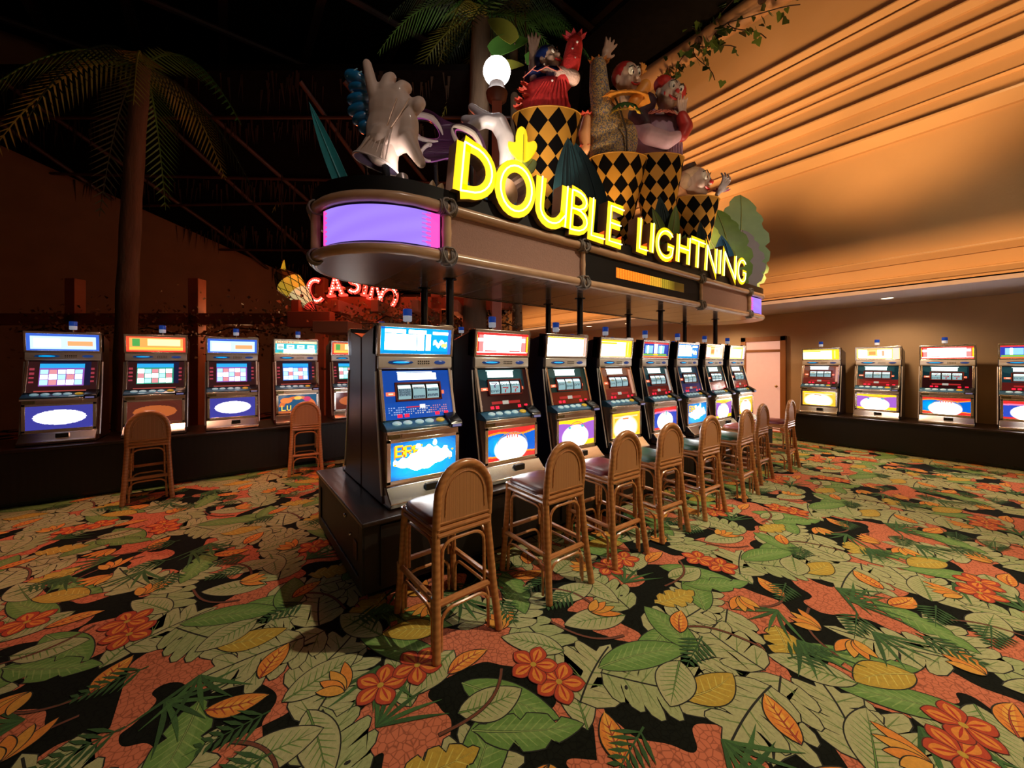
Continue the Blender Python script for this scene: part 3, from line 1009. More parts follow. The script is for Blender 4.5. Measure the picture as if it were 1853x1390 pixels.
def candle(z0, R, H1, H2, topm, botm):
    a = MB().lathe([(R * .8, 0), (R, .004), (R, H1)], 16).build('candle_base', botm, None, True, link=False)
    b2 = MB().lathe([(R, H1), (R * 1.04, H1 + .003), (R * 1.04, H1 + H2 - .004), (R * .9, H1 + H2)], 16).build('candle_top', topm, None, True, link=False)
    return a, b2
c1, c2 = candle(0, .034, .045, .055, M_BLUECAP, M_WHTCAP)
c3 = MB().lathe([(.012, -.06), (.012, 0)], 8).build('candle_stem', M_CHROME, None, True, link=False)
CANDLE_Z = 1.32
for o_ in (c1, c2, c3):
    o_.location = (0, -.24, CANDLE_Z)

DES = {}
def design_parts(k):
    if k in DES:
        return DES[k]
    out = []
    TT = top_design(k) if not isinstance(k, str) else bank_top(k)
    out.append(grid(TT, MW - .044, .196, (0, -.372, 1.061), TU, TN, .006).build('top_glass', M_PRINT, None, False, link=False))
    bt = (0, -.516, .160)
    BB = belly_design(k) if not isinstance(k, str) else bank_belly(k)
    BB = np.where(BB.min(axis=2, keepdims=True) > 1.5, BB * 2.2, BB)
    out.append(grid(BB, MW - .10, .265, bt, UPZ, FRN, .006).build('belly_glass', M_PRINT, None, False, link=False))
    RR = reel_design(k) if not isinstance(k, str) else bank_screen(k)
    out.append(grid(RR, MW - .075, .365, RO, RU, RN, .002).build('reel_glass' if not isinstance(k, str) else 'video_screen', M_PRINT, None, False, link=False))
    if not isinstance(k, str):
        for i in range(3):
            O = RO + Vector(((i - 1) * .113, 0, 0)) + RU * .145
            out.append(grid(reel_art(k, i), .098, .11, O, RU, RN, .009, .012).build('reel', M_PRINT, None, True, link=False))
    DES[k] = out
    return out

def bank_top(k):
    if k == 'lucky':
        p = Pix(72, 34, (.05, .62, .72))
        p.rect(0, .80, 1, 1, (.9, .78, .45)).text('LUCKY', .04, .83, .42, .14, (.75, .06, .03)).rect(.55, .84, .95, .95, (1.6, 1.3, .8))
        p.rect(.04, .32, .2, .75, (1.4, 1.5, 1.3)).ell(.12, .5, .07, .12, (.6, .75, .7)).rect(.2, .05, .96, .34, WH)
        for i in range(3):
            p.rect(.26 + i * .25, .4, .44 + i * .25, .72, (1.2, 1.8, 1.7)).rect(.3 + i * .25, .52, .4 + i * .25, .6, (.05, .62, .72))
        p.rect(0, 0, 1, .06, (1.1, .9, .4)).ell(.12, .12, .05, .06, (.1, .5, .3))
    elif k == 'fire':
        p = Pix(64, 34, (.9, .10, .04))
        p.rect(.05, .1, .95, .9, (1.4, .5, .12)).rect(.1, .35, .22, .85, (.1, .45, .1)).rect(.35, .4, .9, .85, (1.8, 1.5, .6)).rect(.05, .18, .95, .3, (1.5, .8, .1)).rect(0, 0, 1, .08, RD)
    else:
        p = Pix(64, 34, (.05, .15, .75))
        p.rect(.05, .1, .95, .85, (.8, 1.2, 1.7)).rect(.1, .2, .45, .7, WH).rect(.55, .3, .9, .6, (1.5, .5, .2))
    return p.a

def bank_screen(k):
    p = Pix(72, 56, (.03, .008, .008))
    bgc = {'lucky': (.03, .22, .85), 'fire': (.03, .35, .22), 'sea': (.3, .1, .5)}[k]
    p.rect(.12, .17, .84, .95, (.01, .01, .04)).rect(.15, .2, .81, .92, bgc).rect(.15, .78, .81, .92, (.03, .45, .95))
    for i in range(5):
        for j in range(3):
            p.rect(.17 + i * .125, .24 + j * .175, .28 + i * .125, .39 + j * .175, [WH, (1.5, 1.7, 2), (.9, .35, .4), (.6, 1.2, 1.4)][(i * 3 + j * 2 + len(k)) % 4])
    for x in (.05, .93):
        for j in range(4):
            p.rect(x - .03, .3 + j * .14, x + .03, .36 + j * .14, (.35, .04, .06))
    p.rect(.1, .02, .9, .06, (.35, .06, .05))
    return p.a

def bank_belly(k):
    if k == 'lucky':
        p = Pix(80, 48, (.02, .10, .20))
        p.fn(lambda X, Z: (abs(np.hypot((X - .5) / .42, (Z - .35) / .5) - 1) < .16) & (Z > .35), (.75, .18, .05)).ell(.2, .7, .15, .16, (.9, .25, .06)).ell(.75, .75, .1, .14, (.6, .05, .15)).ell(.5, .82, .1, .1, (1.1, .6, .1))
        p.text('LU', .08, .12, .26, .3, (1.2, .85, .08)).rect(0, 0, 1, .1, (.5, .12, .03))
    elif k == 'fire':
        p = Pix(64, 40, (.10, .02, .012))
        p.ell(.5, .5, .4, .3, (.5, .12, .03))
    else:
        p = Pix(64, 40, (.05, .05, .35))
        p.ell(.5, .5, .4, .32, (1.2, 1.2, 1.5))
    return p.a

def machine(loc, rz, k, label, group, cab=None, candle_x=-.03):
    e = empty('slot_machine', loc, rz, label, 'slot machine', group)
    c = CAB.copy(); COL.objects.link(c); c.parent = e
    if cab is not None:
        c.material_slots[0].link = 'OBJECT'
        c.material_slots[0].material = cab
    for o, subs in GEN:
        if isinstance(k, str) and o.name.split('.')[0] in ('reel_frame', 'reel_well'):
            continue
        c = o.copy(); COL.objects.link(c); c.parent = e
        for s_ in subs:
            d_ = s_.copy(); COL.objects.link(d_); d_.parent = c
    for o in design_parts(k):
        c = o.copy(); COL.objects.link(c); c.parent = e
    ca = None
    for o in (c1, c2, c3):
        c = o.copy(); COL.objects.link(c); c.parent = e
        c.location = (candle_x, -.24, CANDLE_Z)
    return e

# ------------------------------------------------------------------ the stand under the main bank
ST = .56
e = empty('slot_stand', (0, 0, 0), 0, 'long dark wood stand carrying the main bank of slot machines', 'cabinet')
M_STAND = wood_mat('stand_wood', (.005, .0025, .002), (.008, .0035, .0025), 5, 'X', .5, .0, 3)
M_STANDT = wood_mat('stand_top_wood', (.013, .005, .003), (.020, .008, .005), 6, 'X', .3, .2, 3)
MB().box(.70, 7.62, 2.45, 3.82, .08, .525).build('carcass', M_STAND, e, False, .004)
MB().box(.76, 7.56, 2.55, 3.72, 0, .08).build('plinth', M_BLACK, e, False)
MB().box(.674, 7.66, 2.40, 3.86, .525, .555).build('worktop', M_STANDT, e, False, .008)
mb = MB()
for y0, y1, z0, z1 in ((2.45, 2.53, .08, .52), (3.74, 3.82, .08, .52), (2.53, 3.74, .08, .16), (2.53, 3.74, .44, .52)):
    mb.box(.688, .70, y0, y1, z0, z1)
mb.build('end_frame', M_STAND, e, False, .003)
for i in range(8):
    x = 1.18 + .818 * i
    d_ = MB().box(x - .38, x + .38, 2.435, 2.45, .11, .50).build('cabinet_door', M_STAND, e, False, .004)
    MB().lathe([(.012, 0), (.016, -.01), (.0, -.012)], 10, T=TR((x + .33, 2.437, .33), 90)).build('lock', M_CHROME, d_)
MB().ell((.686, 2.86, .46), (.010, .016, .016)).build('knob', M_CHROME, e)
MB().box(.694, .6985, 2.60, 2.68, .24, .36).build('data_plate', mat('plate_red', (.10, .02, .015), .4, var=.6, scale=80), e, False, .002)
MB().lathe([(.008, 0), (.012, -.01), (.0, -.012)], 10, T=TR((.687, 2.76, .36), 0, -90)).build('key_lock', M_CHROME, e)

KT = ['with cyan top glass and blue starburst belly glass, at the near end', 'with red top glass and red and blue belly glass', 'with white top glass edged in yellow and a purple belly glass',
      'with yellow top glass and orange belly glass', 'with red, blue and green top glass and pink and blue belly', 'with blue top glass and gold-lettered blue belly, sixth from the near end',
      'with orange top glass and purple belly, second from the far end', 'with pale yellow top glass at the far end of the main bank']
for i in range(8):
    machine((1.18 + .818 * i, 3.125, ST), 0, i, 'slot machine ' + KT[i], 'slot machines facing the stools', M_BROWN if i == 0 else None, -.02)
NB = ['brown', 'second', 'third', 'fourth', 'fifth', 'sixth', 'seventh', 'last']
for i in range(8):
    lb = 'brown slot machine backing onto the cyan-topped one at the near end' if i == 0 else 'slot machine facing away, back to back with the %s from the near end' % ['', 'second', 'third', 'fourth', 'fifth', 'sixth', 'seventh', 'eighth'][i]
    m_ = machine((1.18 + .818 * i, 3.150, ST), PI, (i + 3) % 8, lb, 'slot machines facing away behind the main bank', M_BROWN if i == 0 else None, .06)
    for ch in m_.children:
        if ch.name.startswith('candle'):
            ch.location.z = CANDLE_Z - .02
            if ch.name.startswith('candle_base'):
                ch.scale = (.8, .8, .6)
            elif ch.name.startswith('candle_top'):
                ch.scale = (.8, .8, .6)

# ------------------------------------------------------------------ the parallel bank behind
e = empty('slot_stand', (0, 0, 0), 0, 'dark stand under the machines of the rear bank', 'cabinet')
MB().box(-2.2, 3.2, 6.40, 7.2, .06, .60).build('carcass', M_STAND, e, False, .004)
MB().box(-2.25, 3.25, 6.34, 7.25, .60, .63).build('worktop', M_STANDT, e, False, .006)
MB().box(-2.15, 3.15, 6.46, 7.15, 0, .06).build('plinth', M_BLACK, e, False)
BK = [('sea', 'slot machine with blue top at the far left of the rear bank'), ('fire', 'slot machine with red top glass, second from left in rear bank'), ('sea', 'blue-topped slot machine just left of the aqua-topped rear machine'),
      ('lucky', 'aqua-topped video slot machine behind the lone rear stool'), ('fire', 'red slot machine half hidden behind the main bank')]
for i, (k, lb) in enumerate(BK):
    machine((-1.50 + .80 * i, 7.12, .635), 0, k, lb, 'slot machines of the rear bank', M_MAROON, 0.04)

# ------------------------------------------------------------------ machines along the alcove wall at right
e = empty('slot_stand', (0, 0, 0), 0, 'dark stand under the machines along the alcove wall', 'cabinet')
MB().box(9.05, 9.85, -2.8, 2.6, .06, .53).build('carcass', M_STAND, e, False, .004)
MB().box(9.0, 9.9, -2.85, 2.65, .53, .558).build('worktop', M_STANDT, e, False, .006)
MB().box(9.1, 9.8, -2.7, 2.5, 0, .06).build('plinth', M_BLACK, e, False)
for i, k in enumerate((3, 6, 1, 4, 2, 7)):
    machine((9.80, 2.2 - .82 * i, ST), -PI / 2, k, 'slot machine along the alcove wall, %s from the door' % ['first', 'second', 'third', 'fourth', 'fifth', 'sixth'][i], 'slot machines along the alcove wall', None)

# ================================================================== rattan stools
M_RAT = wood_mat('rattan_pole', (.44, .165, .050), (.56, .23, .075), 9, 'Z', .28, .5, 6)
M_RATP = wood_mat('rattan_panel', (.30, .115, .038), (.60, .275, .11), 40, 'X', .42, .2, .8)
SEATM = {'brown': mat('vinyl_brown', (.15, .04, .017), .33, var=.1, spec=1.), 'maroon': mat('vinyl_maroon', (.18, .014, .03), .33, var=.1, spec=1.),
         'green': mat('vinyl_green', (.014, .10, .07), .33, var=.1, spec=1.), 'red': mat('vinyl_red', (.40, .06, .035), .33, var=.1, spec=1.)}
CH = []
def chpart(name, mb, m, bevel=0., subs=()):
    o = mb.build(name, m, None, True, bevel, link=False)
    CH.append((o, list(subs)))
    return o
SW = .168; SD = .205       # half width and half depth at the seat; front of the stool faces +Y
def leg(sx, sy, zt):
    rk = .07 if sy < 0 else .035
    return [(sx * (SW + .034), sy * (SD + rk), .0), (sx * (SW + .016), sy * (SD + rk * .5), .26), (sx * SW, sy * SD, .60), (sx * SW, sy * SD, zt)]
for sx in (-1, 1):
    chpart('leg', MB().tube(leg(sx, 1, .655), [.021, .021, .021, .021], 10), M_RAT)
# rear legs run up into the arched back as one bent pole
arch = []
for i in range(17):
    a = PI - PI * i / 16
    arch.append((SW * 1.0 * math.cos(a), -SD - .018, .80 + .190 * math.sin(a)))
path = [(-SW, -SD - .004, .66), (-SW, -SD - .012, .75)] + arch + [(SW, -SD - .012, .75), (SW, -SD - .004, .66)]
chpart('back_hoop', MB().tube(path, .023, 12), M_RAT)
for sx in (-1, 1):
    chpart('leg', MB().tube(leg(sx, -1, .67), .023, 10), M_RAT)
# back panel with grooved bead
inner = [(x * .88, z) for x, y, z in path]
pp = [(SW * .93 * math.cos(a), .80 + .177 * math.sin(a)) for a in [PI * i / 20 for i in range(21)]] + [(-SW * .95, .69), (SW * .95, .69)]
chpart('back_panel', MB().prism(pp, -SD - .026, -SD - .008, 'y'), M_RATP, .002)
bd = [(SW * .74 * math.cos(a), -SD - .028, .80 + .145 * math.sin(a)) for a in [PI * i / 20 for i in range(21)]]
chpart('bead', MB().tube([(SW * .76, -SD - .027, .72)] + bd + [(-SW * .76, -SD - .027, .72)], .0035, 6), M_RAT)
for z in (.688, .655, .622):
    chpart('back_rail', MB().tube([(-SW, -SD - .012, z), (SW, -SD - .012, z)], .0165, 8), M_RAT)
for z in (.655, .622):
    chpart('front_rail', MB().tube([(-SW, SD, z - .005), (SW, SD, z - .005)], .0165, 8), M_RAT)
    for sx in (-1, 1):
        chpart('side_rail', MB().tube([(sx * SW, -SD, z - .005), (sx * SW, SD, z - .005)], .0165, 8), M_RAT)
# stretchers and bent braces
ZS = .265
k1, k2 = SW + .016, SD + .022
chpart('stretcher', MB().tube([(-k1, -k2, ZS), (k1, -k2, ZS)], .019, 8), M_RAT)
chpart('stretcher', MB().tube([(-k1, k2, ZS + .05), (k1, k2, ZS + .05)], .017, 8), M_RAT)
for sx in (-1, 1):
    chpart('stretcher', MB().tube([(sx * k1, -k2, ZS + .02), (sx * k1, k2, ZS + .02)], .017, 8), M_RAT)
def brace(p, q, z, drop):
    p = Vector(p); q = Vector(q); d = (q - p); d.normalize()
    A = p + d * .030; B = q - d * .030
    pts = [A + Vector((0, 0, z - drop)), A + Vector((0, 0, z - .10)) + d * .002]
    for k in range(1, 5):
        t = k / 4 * PI / 2
        pts.append(A + d * (.075 * (1 - math.cos(t))) + Vector((0, 0, z - .10 + .075 * math.sin(t))))
    e2 = []
    for q_ in pts:
        off = (q_ - A).dot(d)
        e2.append(B - d * off + Vector((0, 0, q_.z)))
    return pts + e2[::-1]
for a, b_ in (((-SW, -SD - .01, 0), (SW, -SD - .01, 0)), ((-SW, -SD, 0), (-SW, SD, 0)), ((SW, -SD, 0), (SW, SD, 0)), ((-SW, SD, 0), (SW, SD, 0))):
    chpart('bent_brace', MB().tube(brace(a, b_, .608, .34), .0095, 7), M_RAT)
    chpart('bent_brace', MB().tube(brace((a[0] * 1.09, a[1] * 1.09, 0), (b_[0] * 1.09, b_[1] * 1.09, 0), ZS - .012, .24), .0095, 7), M_RAT)
for sx in (-1, 1):
    for sy in (-1, 1):
        pts = [(sx * (k1), sy * k2, ZS - .02), (sx * k1, sy * k2, ZS + .045)]
        chpart('binding', MB().tube(pts, .0245, 10), M_RAT)
# cushion
cu = MB()
prof = [(1.0, 0), (1.03, .012), (1.03, .030), (.99, .046), (.90, .056), (.55, .064), (.0, .066)]
n = 32
vs = []; fs = []
for sc, z in prof:
    for j in range(n):
        a = 2 * PI * j / n
        ca, sa = math.cos(a), math.sin(a)
        r = 1 / (abs(ca) ** 6 + abs(sa) ** 6) ** (1 / 6)
        vs.append((ca * r * .176 * sc, sa * r * .200 * sc + .012, .655 + z - .012))
for i in range(len(prof) - 1):
    for j in range(n):
        fs.append((i*n+j, i*n+(j+1)%n, (i+1)*n+(j+1)%n, (i+1)*n+j))
fs.append(list(range(n))[::-1])
cu.add(vs, fs)
CUSH = cu.build('seat_cushion', SEATM['brown'], None, True, link=False, auto=False)
pip = MB().tube([(math.cos(a) * .182 / (abs(math.cos(a))**6+abs(math.sin(a))**6)**(1/6), math.sin(a) * .206 / (abs(math.cos(a))**6+abs(math.sin(a))**6)**(1/6) + .012, .659) for a in [2*PI*j/32 for j in range(32)]], .006, 6, True)
PIP = pip.build('piping', SEATM['brown'], None, True, link=False)

def stool(x, y, rz, col, label, group):
    e = empty('rattan_stool', (x, y, .006), rz, label, 'stool', group)
    for o, subs in CH:
        c = o.copy(); COL.objects.link(c); c.parent = e
    c = CUSH.copy(); COL.objects.link(c); c.parent = e
    c.material_slots[0].link = 'OBJECT'; c.material_slots[0].material = SEATM[col]
    p = PIP.copy(); COL.objects.link(p); p.parent = c
    p.material_slots[0].link = 'OBJECT'; p.material_slots[0].material = SEATM[col]
    c['label'] = col + ' vinyl seat cushion'
    return e
SP = [(1.06, 2.05, .03, 'brown', 'rattan stool with brown seat, nearest of the row, before the cyan-topped machine'),
      (1.85, 2.035, .0, 'brown', 'rattan stool with brown seat, second from the near end'),
      (2.53, 2.035, -.02, 'maroon', 'rattan stool with maroon seat in the row'),
      (3.19, 2.035, -.05, 'green', 'rattan stool with green seat right beside the maroon-seated one'),
      (3.95, 2.035, -.04, 'green', 'rattan stool with green seat, fifth from the near end'),
      (4.78, 2.02, .02, 'green', 'rattan stool with green seat, sixth from the near end'),
      (5.62, 2.14, .0, 'red', 'rattan stool with red seat beyond the last green-seated one'),
      (6.55, 2.10, .03, 'maroon', 'rattan stool with maroon seat at the far end of the row')]
for x, y, r, col, lb in SP:
    stool(x, y, r, col, lb, 'rattan stools along the main bank')
stool(.93, 6.12, -.12, 'brown', 'rattan stool in red light before the aqua-topped rear machine', 'rattan stools at the rear bank')
stool(-.70, 6.05, .1, 'brown', 'rattan stool at the left of the rear bank', 'rattan stools at the rear bank')
# ================================================================== the canopy over the main bank
CXL, CXR, CYC, CR = 1.10, 6.90, 2.98, .585
ZB, ZT, ZTOP = 2.303, 2.644, 2.77
def stadium(r, z, n=20, x0=CXL, x1=CXR):
    p = []
    m_ = 26
    for i in range(m_):
        p.append((x0 + (x1 - x0) * i / m_, CYC - r, z))
    for i in range(n):
        a = -PI / 2 + PI * i / n
        p.append((x1 + r * math.cos(a), CYC + r * math.sin(a), z))
    for i in range(m_):
        p.append((x1 - (x1 - x0) * i / m_, CYC + r, z))
    for i in range(n):
        a = PI / 2 + PI * i / n
        p.append((x0 + r * math.cos(a), CYC + r * math.sin(a), z))
    return p
can = empty('canopy', (0, 0, 0), 0, 'bamboo-edged canopy on black posts over the main bank of machines', 'canopy')
M_BAM = wood_mat('bamboo', (.60, .37, .23), (.72, .46, .29), 3, 'Z', .28, .5, 8)
M_LASH = mat('lashing_cord', (.26, .22, .20), .7, var=.3, scale=60, bump=.5)
M_FASC = mat('fascia_black', (.004, .0035, .003), .5, var=.3, spec=.3)
M_SOFF = mat('soffit_board', (.22, .165, .145), .24, var=.2, scale=3, stretch=(6, .5, 1), coat=.3)
M_BURL = mat('woven_panel', (.40, .225, .175), .75, var=.14, scale=90, bump=.3)
M_STEEL = mat('brushed_end_cap', (.36, .31, .31), .33, .75, var=.12, scale=5)
def bamboo_ring(z, r=.037):
    p = stadium(CR, z)
    rs = [r * (1.10 if i % 9 == 0 else 1.0) for i in range(len(p))]
    return MB().tube(p, rs, 12, True)
for z in (ZB, ZT):
    bamboo_ring(z).build('bamboo_rail', M_BAM, can)
# fascia, top deck
def band(r0, r1, z0, z1):
    A = stadium(r0, z0); B = stadium(r1, z0); n = len(A)
    mb = MB()
    vs = A + B + [(p[0], p[1], z1) for p in A] + [(p[0], p[1], z1) for p in B]
    fs = []
    for i in range(n):
        j = (i + 1) % n
        fs += [(i, n+i, n+j, j), (2*n+i, 2*n+j, 3*n+j, 3*n+i), (n+i, 3*n+i, 3*n+j, n+j), (i, j, 2*n+j, 2*n+i)]
    mb.add(vs, fs)
    return mb
band(.50, .60, 2.675, ZTOP).build('fascia', M_FASC, can, True)
A = stadium(.58, ZTOP - .02)
mb = MB(); n = len(A)
mb.add(A + [(p[0], p[1], ZTOP - .005) for p in A], [list(range(n))[::-1], list(range(n, 2 * n))] + [(i, (i+1) % n, n + (i+1) % n, n + i) for i in range(n)])
mb.build('top_deck', M_FASC, can, False)
# soffit: boards across, and a metal half disc at each end
NBD = 13
bw = (CXR - CXL) / NBD
for i in range(NBD):
    MB().box(CXL + i * bw + .003, CXL + (i + 1) * bw - .003, CYC - .575, CYC + .575, 2.272, 2.288).build('soffit_board', M_SOFF, can, False, .002)
MB().box(CXL, CXR, CYC - .57, CYC + .57, 2.289, 2.300).build('soffit_backing', M_BLACK, can, False)
for sx, x0 in ((-1, CXL), (1, CXR)):
    poly = [(x0 + sx * .575 * math.cos(a), CYC + .575 * math.sin(a)) for a in [-PI/2 + PI * i / 24 for i in range(25)]]
    if sx < 0: poly = poly[::-1]
    MB().prism(poly, 2.270, 2.29, 'z').build('end_cap', M_STEEL, can, True, .003)
MB().box(CXL - .05, CXR + .05, CYC + .575, CYC + .60, 2.262, 2.31).build('rear_angle', M_BLACK, can, False, .002)
# uprights and lashings
JX = [1.25, 2.67, 4.93, 6.46]
def lashing(x, y, z):
    mb = MB()
    for k in range(4):
        for d in (-1, 1):
            t = d * (.018 + .014 * k)
            mb.tube([(x + t, y + .047 * math.cos(a), z + .047 * math.sin(a)) for a in [2*PI*j/12 for j in range(12)]], .007, 5, True)
    for s in (-1, 1):
        mb.tube([(x + .05 * math.cos(a) * s, y - .045 + .004 * math.sin(3 * a), z + .05 * math.sin(a) * 1.0 + .02 * math.cos(a)) for a in [PI * (j / 10 - .5) for j in range(11)]], .008, 5)
    for zz in (-1, 1):
        mb.tube([(x + .036 * math.cos(a), y + .036 * math.sin(a), z + zz * .055) for a in [2*PI*j/12 for j in range(12)]], .007, 5, True)
    return mb
for k, x in enumerate(JX):
    r = .034 if k in (0, 3) else .024
    zz = [ZB + (ZT - ZB) * i / 8 for i in range(9)]
    MB().tube([(x, CYC - CR, z) for z in zz], [r * (1.12 if i == 4 else 1) for i in range(9)], 10).build('bamboo_upright', M_BAM, can)
    for z in (ZB, ZT):
        lashing(x, CYC - CR, z).build('lashing', M_LASH, can)
for a in (182,):
    x = CXL + CR * math.cos(math.radians(a)); y = CYC + CR * math.sin(math.radians(a))
    MB().tube([(x, y, ZB), (x, y, (ZB + ZT) / 2), (x, y, ZT)], .034, 10).build('bamboo_upright', M_BAM, can)
    for z in (ZB, ZT):
        mb = MB()
        for t in (-.03, -.01, .01, .03):
            mb.tube([(x + .05 * math.cos(b), y + t, z + .05 * math.sin(b)) for b in [2*PI*j/12 for j in range(12)]], .008, 5, True)
        mb.build('lashing', M_LASH, can)
# lit purple end displays
def end_display(side):
    nx, nz = 90, 30
    rd_ = CR - .012
    jx = 1.25 if side < 0 else 6.46
    x0 = CXL if side < 0 else CXR
    straight = abs(jx - x0)
    Ltot = straight + rd_ * math.radians(80)
    vs = []; fs = []; cs = []
    for j in range(nz + 1):
        z = ZB + .055 + (ZT - ZB - .105) * j / nz
        for i in range(nx + 1):
            s_ = .045 + (Ltot - .08) * i / nx
            if s_ < straight:
                x, y = jx + side * s_, CYC - rd_
            else:
                a = (s_ - straight) / rd_
                x, y = x0 + side * rd_ * math.sin(a), CYC - rd_ * math.cos(a)
            vs.append((x, y, z))
    for j in range(nz):
        for i in range(nx):
            a = j * (nx + 1) + i
            f = (a, a + 1, a + nx + 2, a + nx + 1)
            fs.append(f if side > 0 else f[::-1])
            t = i / nx
            edge = .075 + (.045 if (j // 2) % 2 else .0)
            wv = .02 * math.sin(i * .13 + j * .35)
            if t < edge or t > 1 - edge * .5:
                cs.append((1.05, .095, .62))
            elif t < edge + .03:
                cs.append((.45 + .3 * (j % 2), .16, .88))
            else:
                cs.append((.40 + wv, .245 + wv, 1.02))
    mb = MB()
    mb.v = vs; mb.f = [list(f) for f in fs]; mb.c = cs; mb.m = [0] * len(fs)
    o = mb.build('lit_display', attr_mat('lit_display', 1., .4, .1), can, False)
    sd = o.modifiers.new('thick', 'SOLIDIFY'); sd.thickness = .01; sd.offset = -1
    # black surround behind
    m2 = MB()
    B = []
    for zz in (ZB + .03, ZT - .03):
        for i in range(31):
            s_ = Ltot * i / 30
            if s_ < straight: x, y = jx + side * s_, CYC - rd_ + .016
            else:
                a = (s_ - straight) / rd_
                x, y = x0 + side * (rd_ - .016) * math.sin(a), CYC - (rd_ - .016) * math.cos(a)
            B.append((x, y, zz))
    m2.add(B, [(i, i + 1, 31 + i + 1, 31 + i) for i in range(30)])
    o2 = m2.build('display_surround', M_BLACK, can, False)
    sd = o2.modifiers.new('thick', 'SOLIDIFY'); sd.thickness = .012; sd.offset = 1 if side < 0 else -1
    return o
end_display(-1)
end_display(1)
# woven panels and black message display on the long front
yf = CYC - CR
for a, b_ in ((JX[0], JX[1]), (JX[2], JX[3])):
    MB().box(a + .03, b_ - .02, yf + .010, yf + .022, ZB + .03, ZT - .03).build('woven_panel', M_BURL, can, False)
    MB().box(a, b_, yf + .022, yf + .03, ZB, ZT).build('panel_backing', M_BLACK, can, False)
MB().box(JX[1] + .01, JX[2] - .01, yf + .005, yf + .03, ZB + .02, ZT - .02).build('message_panel', mat('display_black', (.003, .003, .003), .6, spec=.2), can, False, .003)
p = Pix(120, 14, (0, 0, 0))
for i in range(120):
    t = i / 120
    c = np.array((1.25, .30, .02)) if t < .45 else (np.array((.85, .42, .03)) if t < .62 else np.array((.42, .30, .02)))
    k = 1 if t < .7 else max(.04, 1 - (t - .7) / .16)
    p.a[:, i] = c * k * (.8 + .4 * ((i // 2) % 2))
p.a *= np.where(np.arange(14) % 2, 1.0, .75)[:, None, None]
grid(p.a, 1.34, .105, (3.84, yf + .004, 2.42), UPZ, FRN, .004).build('message_strip', M_PRINT, can, False)
MB().box(JX[1], JX[3], CYC + CR - .03, CYC + CR - .01, ZB, ZT).build('rear_panel', M_BURL, can, False)
MB().box(JX[0], JX[1], CYC + CR - .03, CYC + CR - .01, ZB, ZT).build('rear_panel', M_BURL, can, False)
# posts
M_POST = mat('post_black', (.008, .009, .014), .25, .3, var=.2, coat=.4)
for j in range(4):
    for y in (2.89, 3.41):
        MB().tube([(1.54 + 1.636 * j, y, .556), (1.54 + 1.636 * j, y, 2.28)], .034, 16).lathe([(.07, 0), (.07, .012), (.036, .016)], 16, (1.54 + 1.636 * j, y, .556)).lathe([(.036, 0), (.06, .006), (.06, .012)], 16, (1.54 + 1.636 * j, y, 2.258)).build('post', M_POST, can)

# ================================================================== the lit sign on the canopy's front edge
sign = empty('illuminated_sign', (0, 0, 0), 0, 'yellow neon channel letters reading DOUBLE LIGHTNING along the canopy edge', 'sign')
M_LFACE = mat('letter_face_yellow', (.8, .6, .02), .5, emit=(1.0, .66, .0), es=1.15, var=.03)
M_LSIDE = mat('letter_return', (.40, .24, .17), .4, var=.15, metal=.4)
M_LORNG = mat('letter_orange', (.7, .12, .02), .5, emit=(1, .12, .005), es=.5)
M_NEON = mat('neon_tube', (1, .95, .7), .3, emit=(1.0, .90, .40), es=3.)
def glyph(ch):
    if ch == 'D': return [([(0, 0), (0, 1)], 0), ([(0, 1), (.25, .97)] + arc(.25, .5, .62, .47, 90, -90, 12)[1:-1] + [(.25, .03), (0, 0)], 0)], .87
    if ch == 'O': return [(arc(.45, .5, .45, .5, 0, 360, 24)[:-1], 1)], .9
    if ch == 'U': return [([(0, 1), (0, .35)] + arc(.33, .33, .33, .33, 180, 330, 8)[1:] + [(.72, .30)], 0), ([(.72, 1), (.72, 0)], 0)], .75
    if ch == 'B': return [([(0, 0), (0, 1)], 0), ([(0, 1), (.2, 1)] + arc(.2, .77, .42, .23, 90, -90, 8)[1:-1] + [(.2, .54), (0, .54)], 0), ([(0, .54), (.22, .54)] + arc(.22, .27, .48, .27, 90, -90, 8)[1:-1] + [(.22, 0), (0, 0)], 0)], .72
    if ch == 'L': return [([(0, 1), (0, 0), (.6, 0)], 0)], .62
    if ch == 'E': return [([(.6, 1), (0, 1), (0, 0), (.6, 0)], 0), ([(0, .52), (.5, .52)], 0)], .62
    if ch == 'I': return [([(0, 1), (0, 0)], 0)], .1
    if ch == 'G': return [(arc(.45, .5, .45, .5, 45, 318, 18) + [(.82, .44), (.55, .44)], 0)], .9
    if ch == 'H': return [([(0, 0), (0, 1)], 0), ([(.65, 0), (.65, 1)], 0), ([(0, .52), (.65, .52)], 0)], .67
    if ch == 'T': return [([(0, 1), (.8, 1)], 0), ([(.4, 1), (.4, 0)], 0)], .8
    if ch == 'N': return [([(0, 0), (0, 1), (.68, 0), (.68, 1)], 0)], .7
    if ch == 'C': return [(arc(.45, .5, .45, .5, 50, 310, 18), 0)], .85
    if ch == 'A': return [([(0, 0), (.40, 1), (.80, 0)], 0), ([(.16, .38), (.64, .38)], 0)], .8
    if ch == 'S': return [(arc(.35, .75, .32, .25, 30, 270, 10) + arc(.35, .25, .35, .25, 90, -150, 10)[1:], 0)], .7
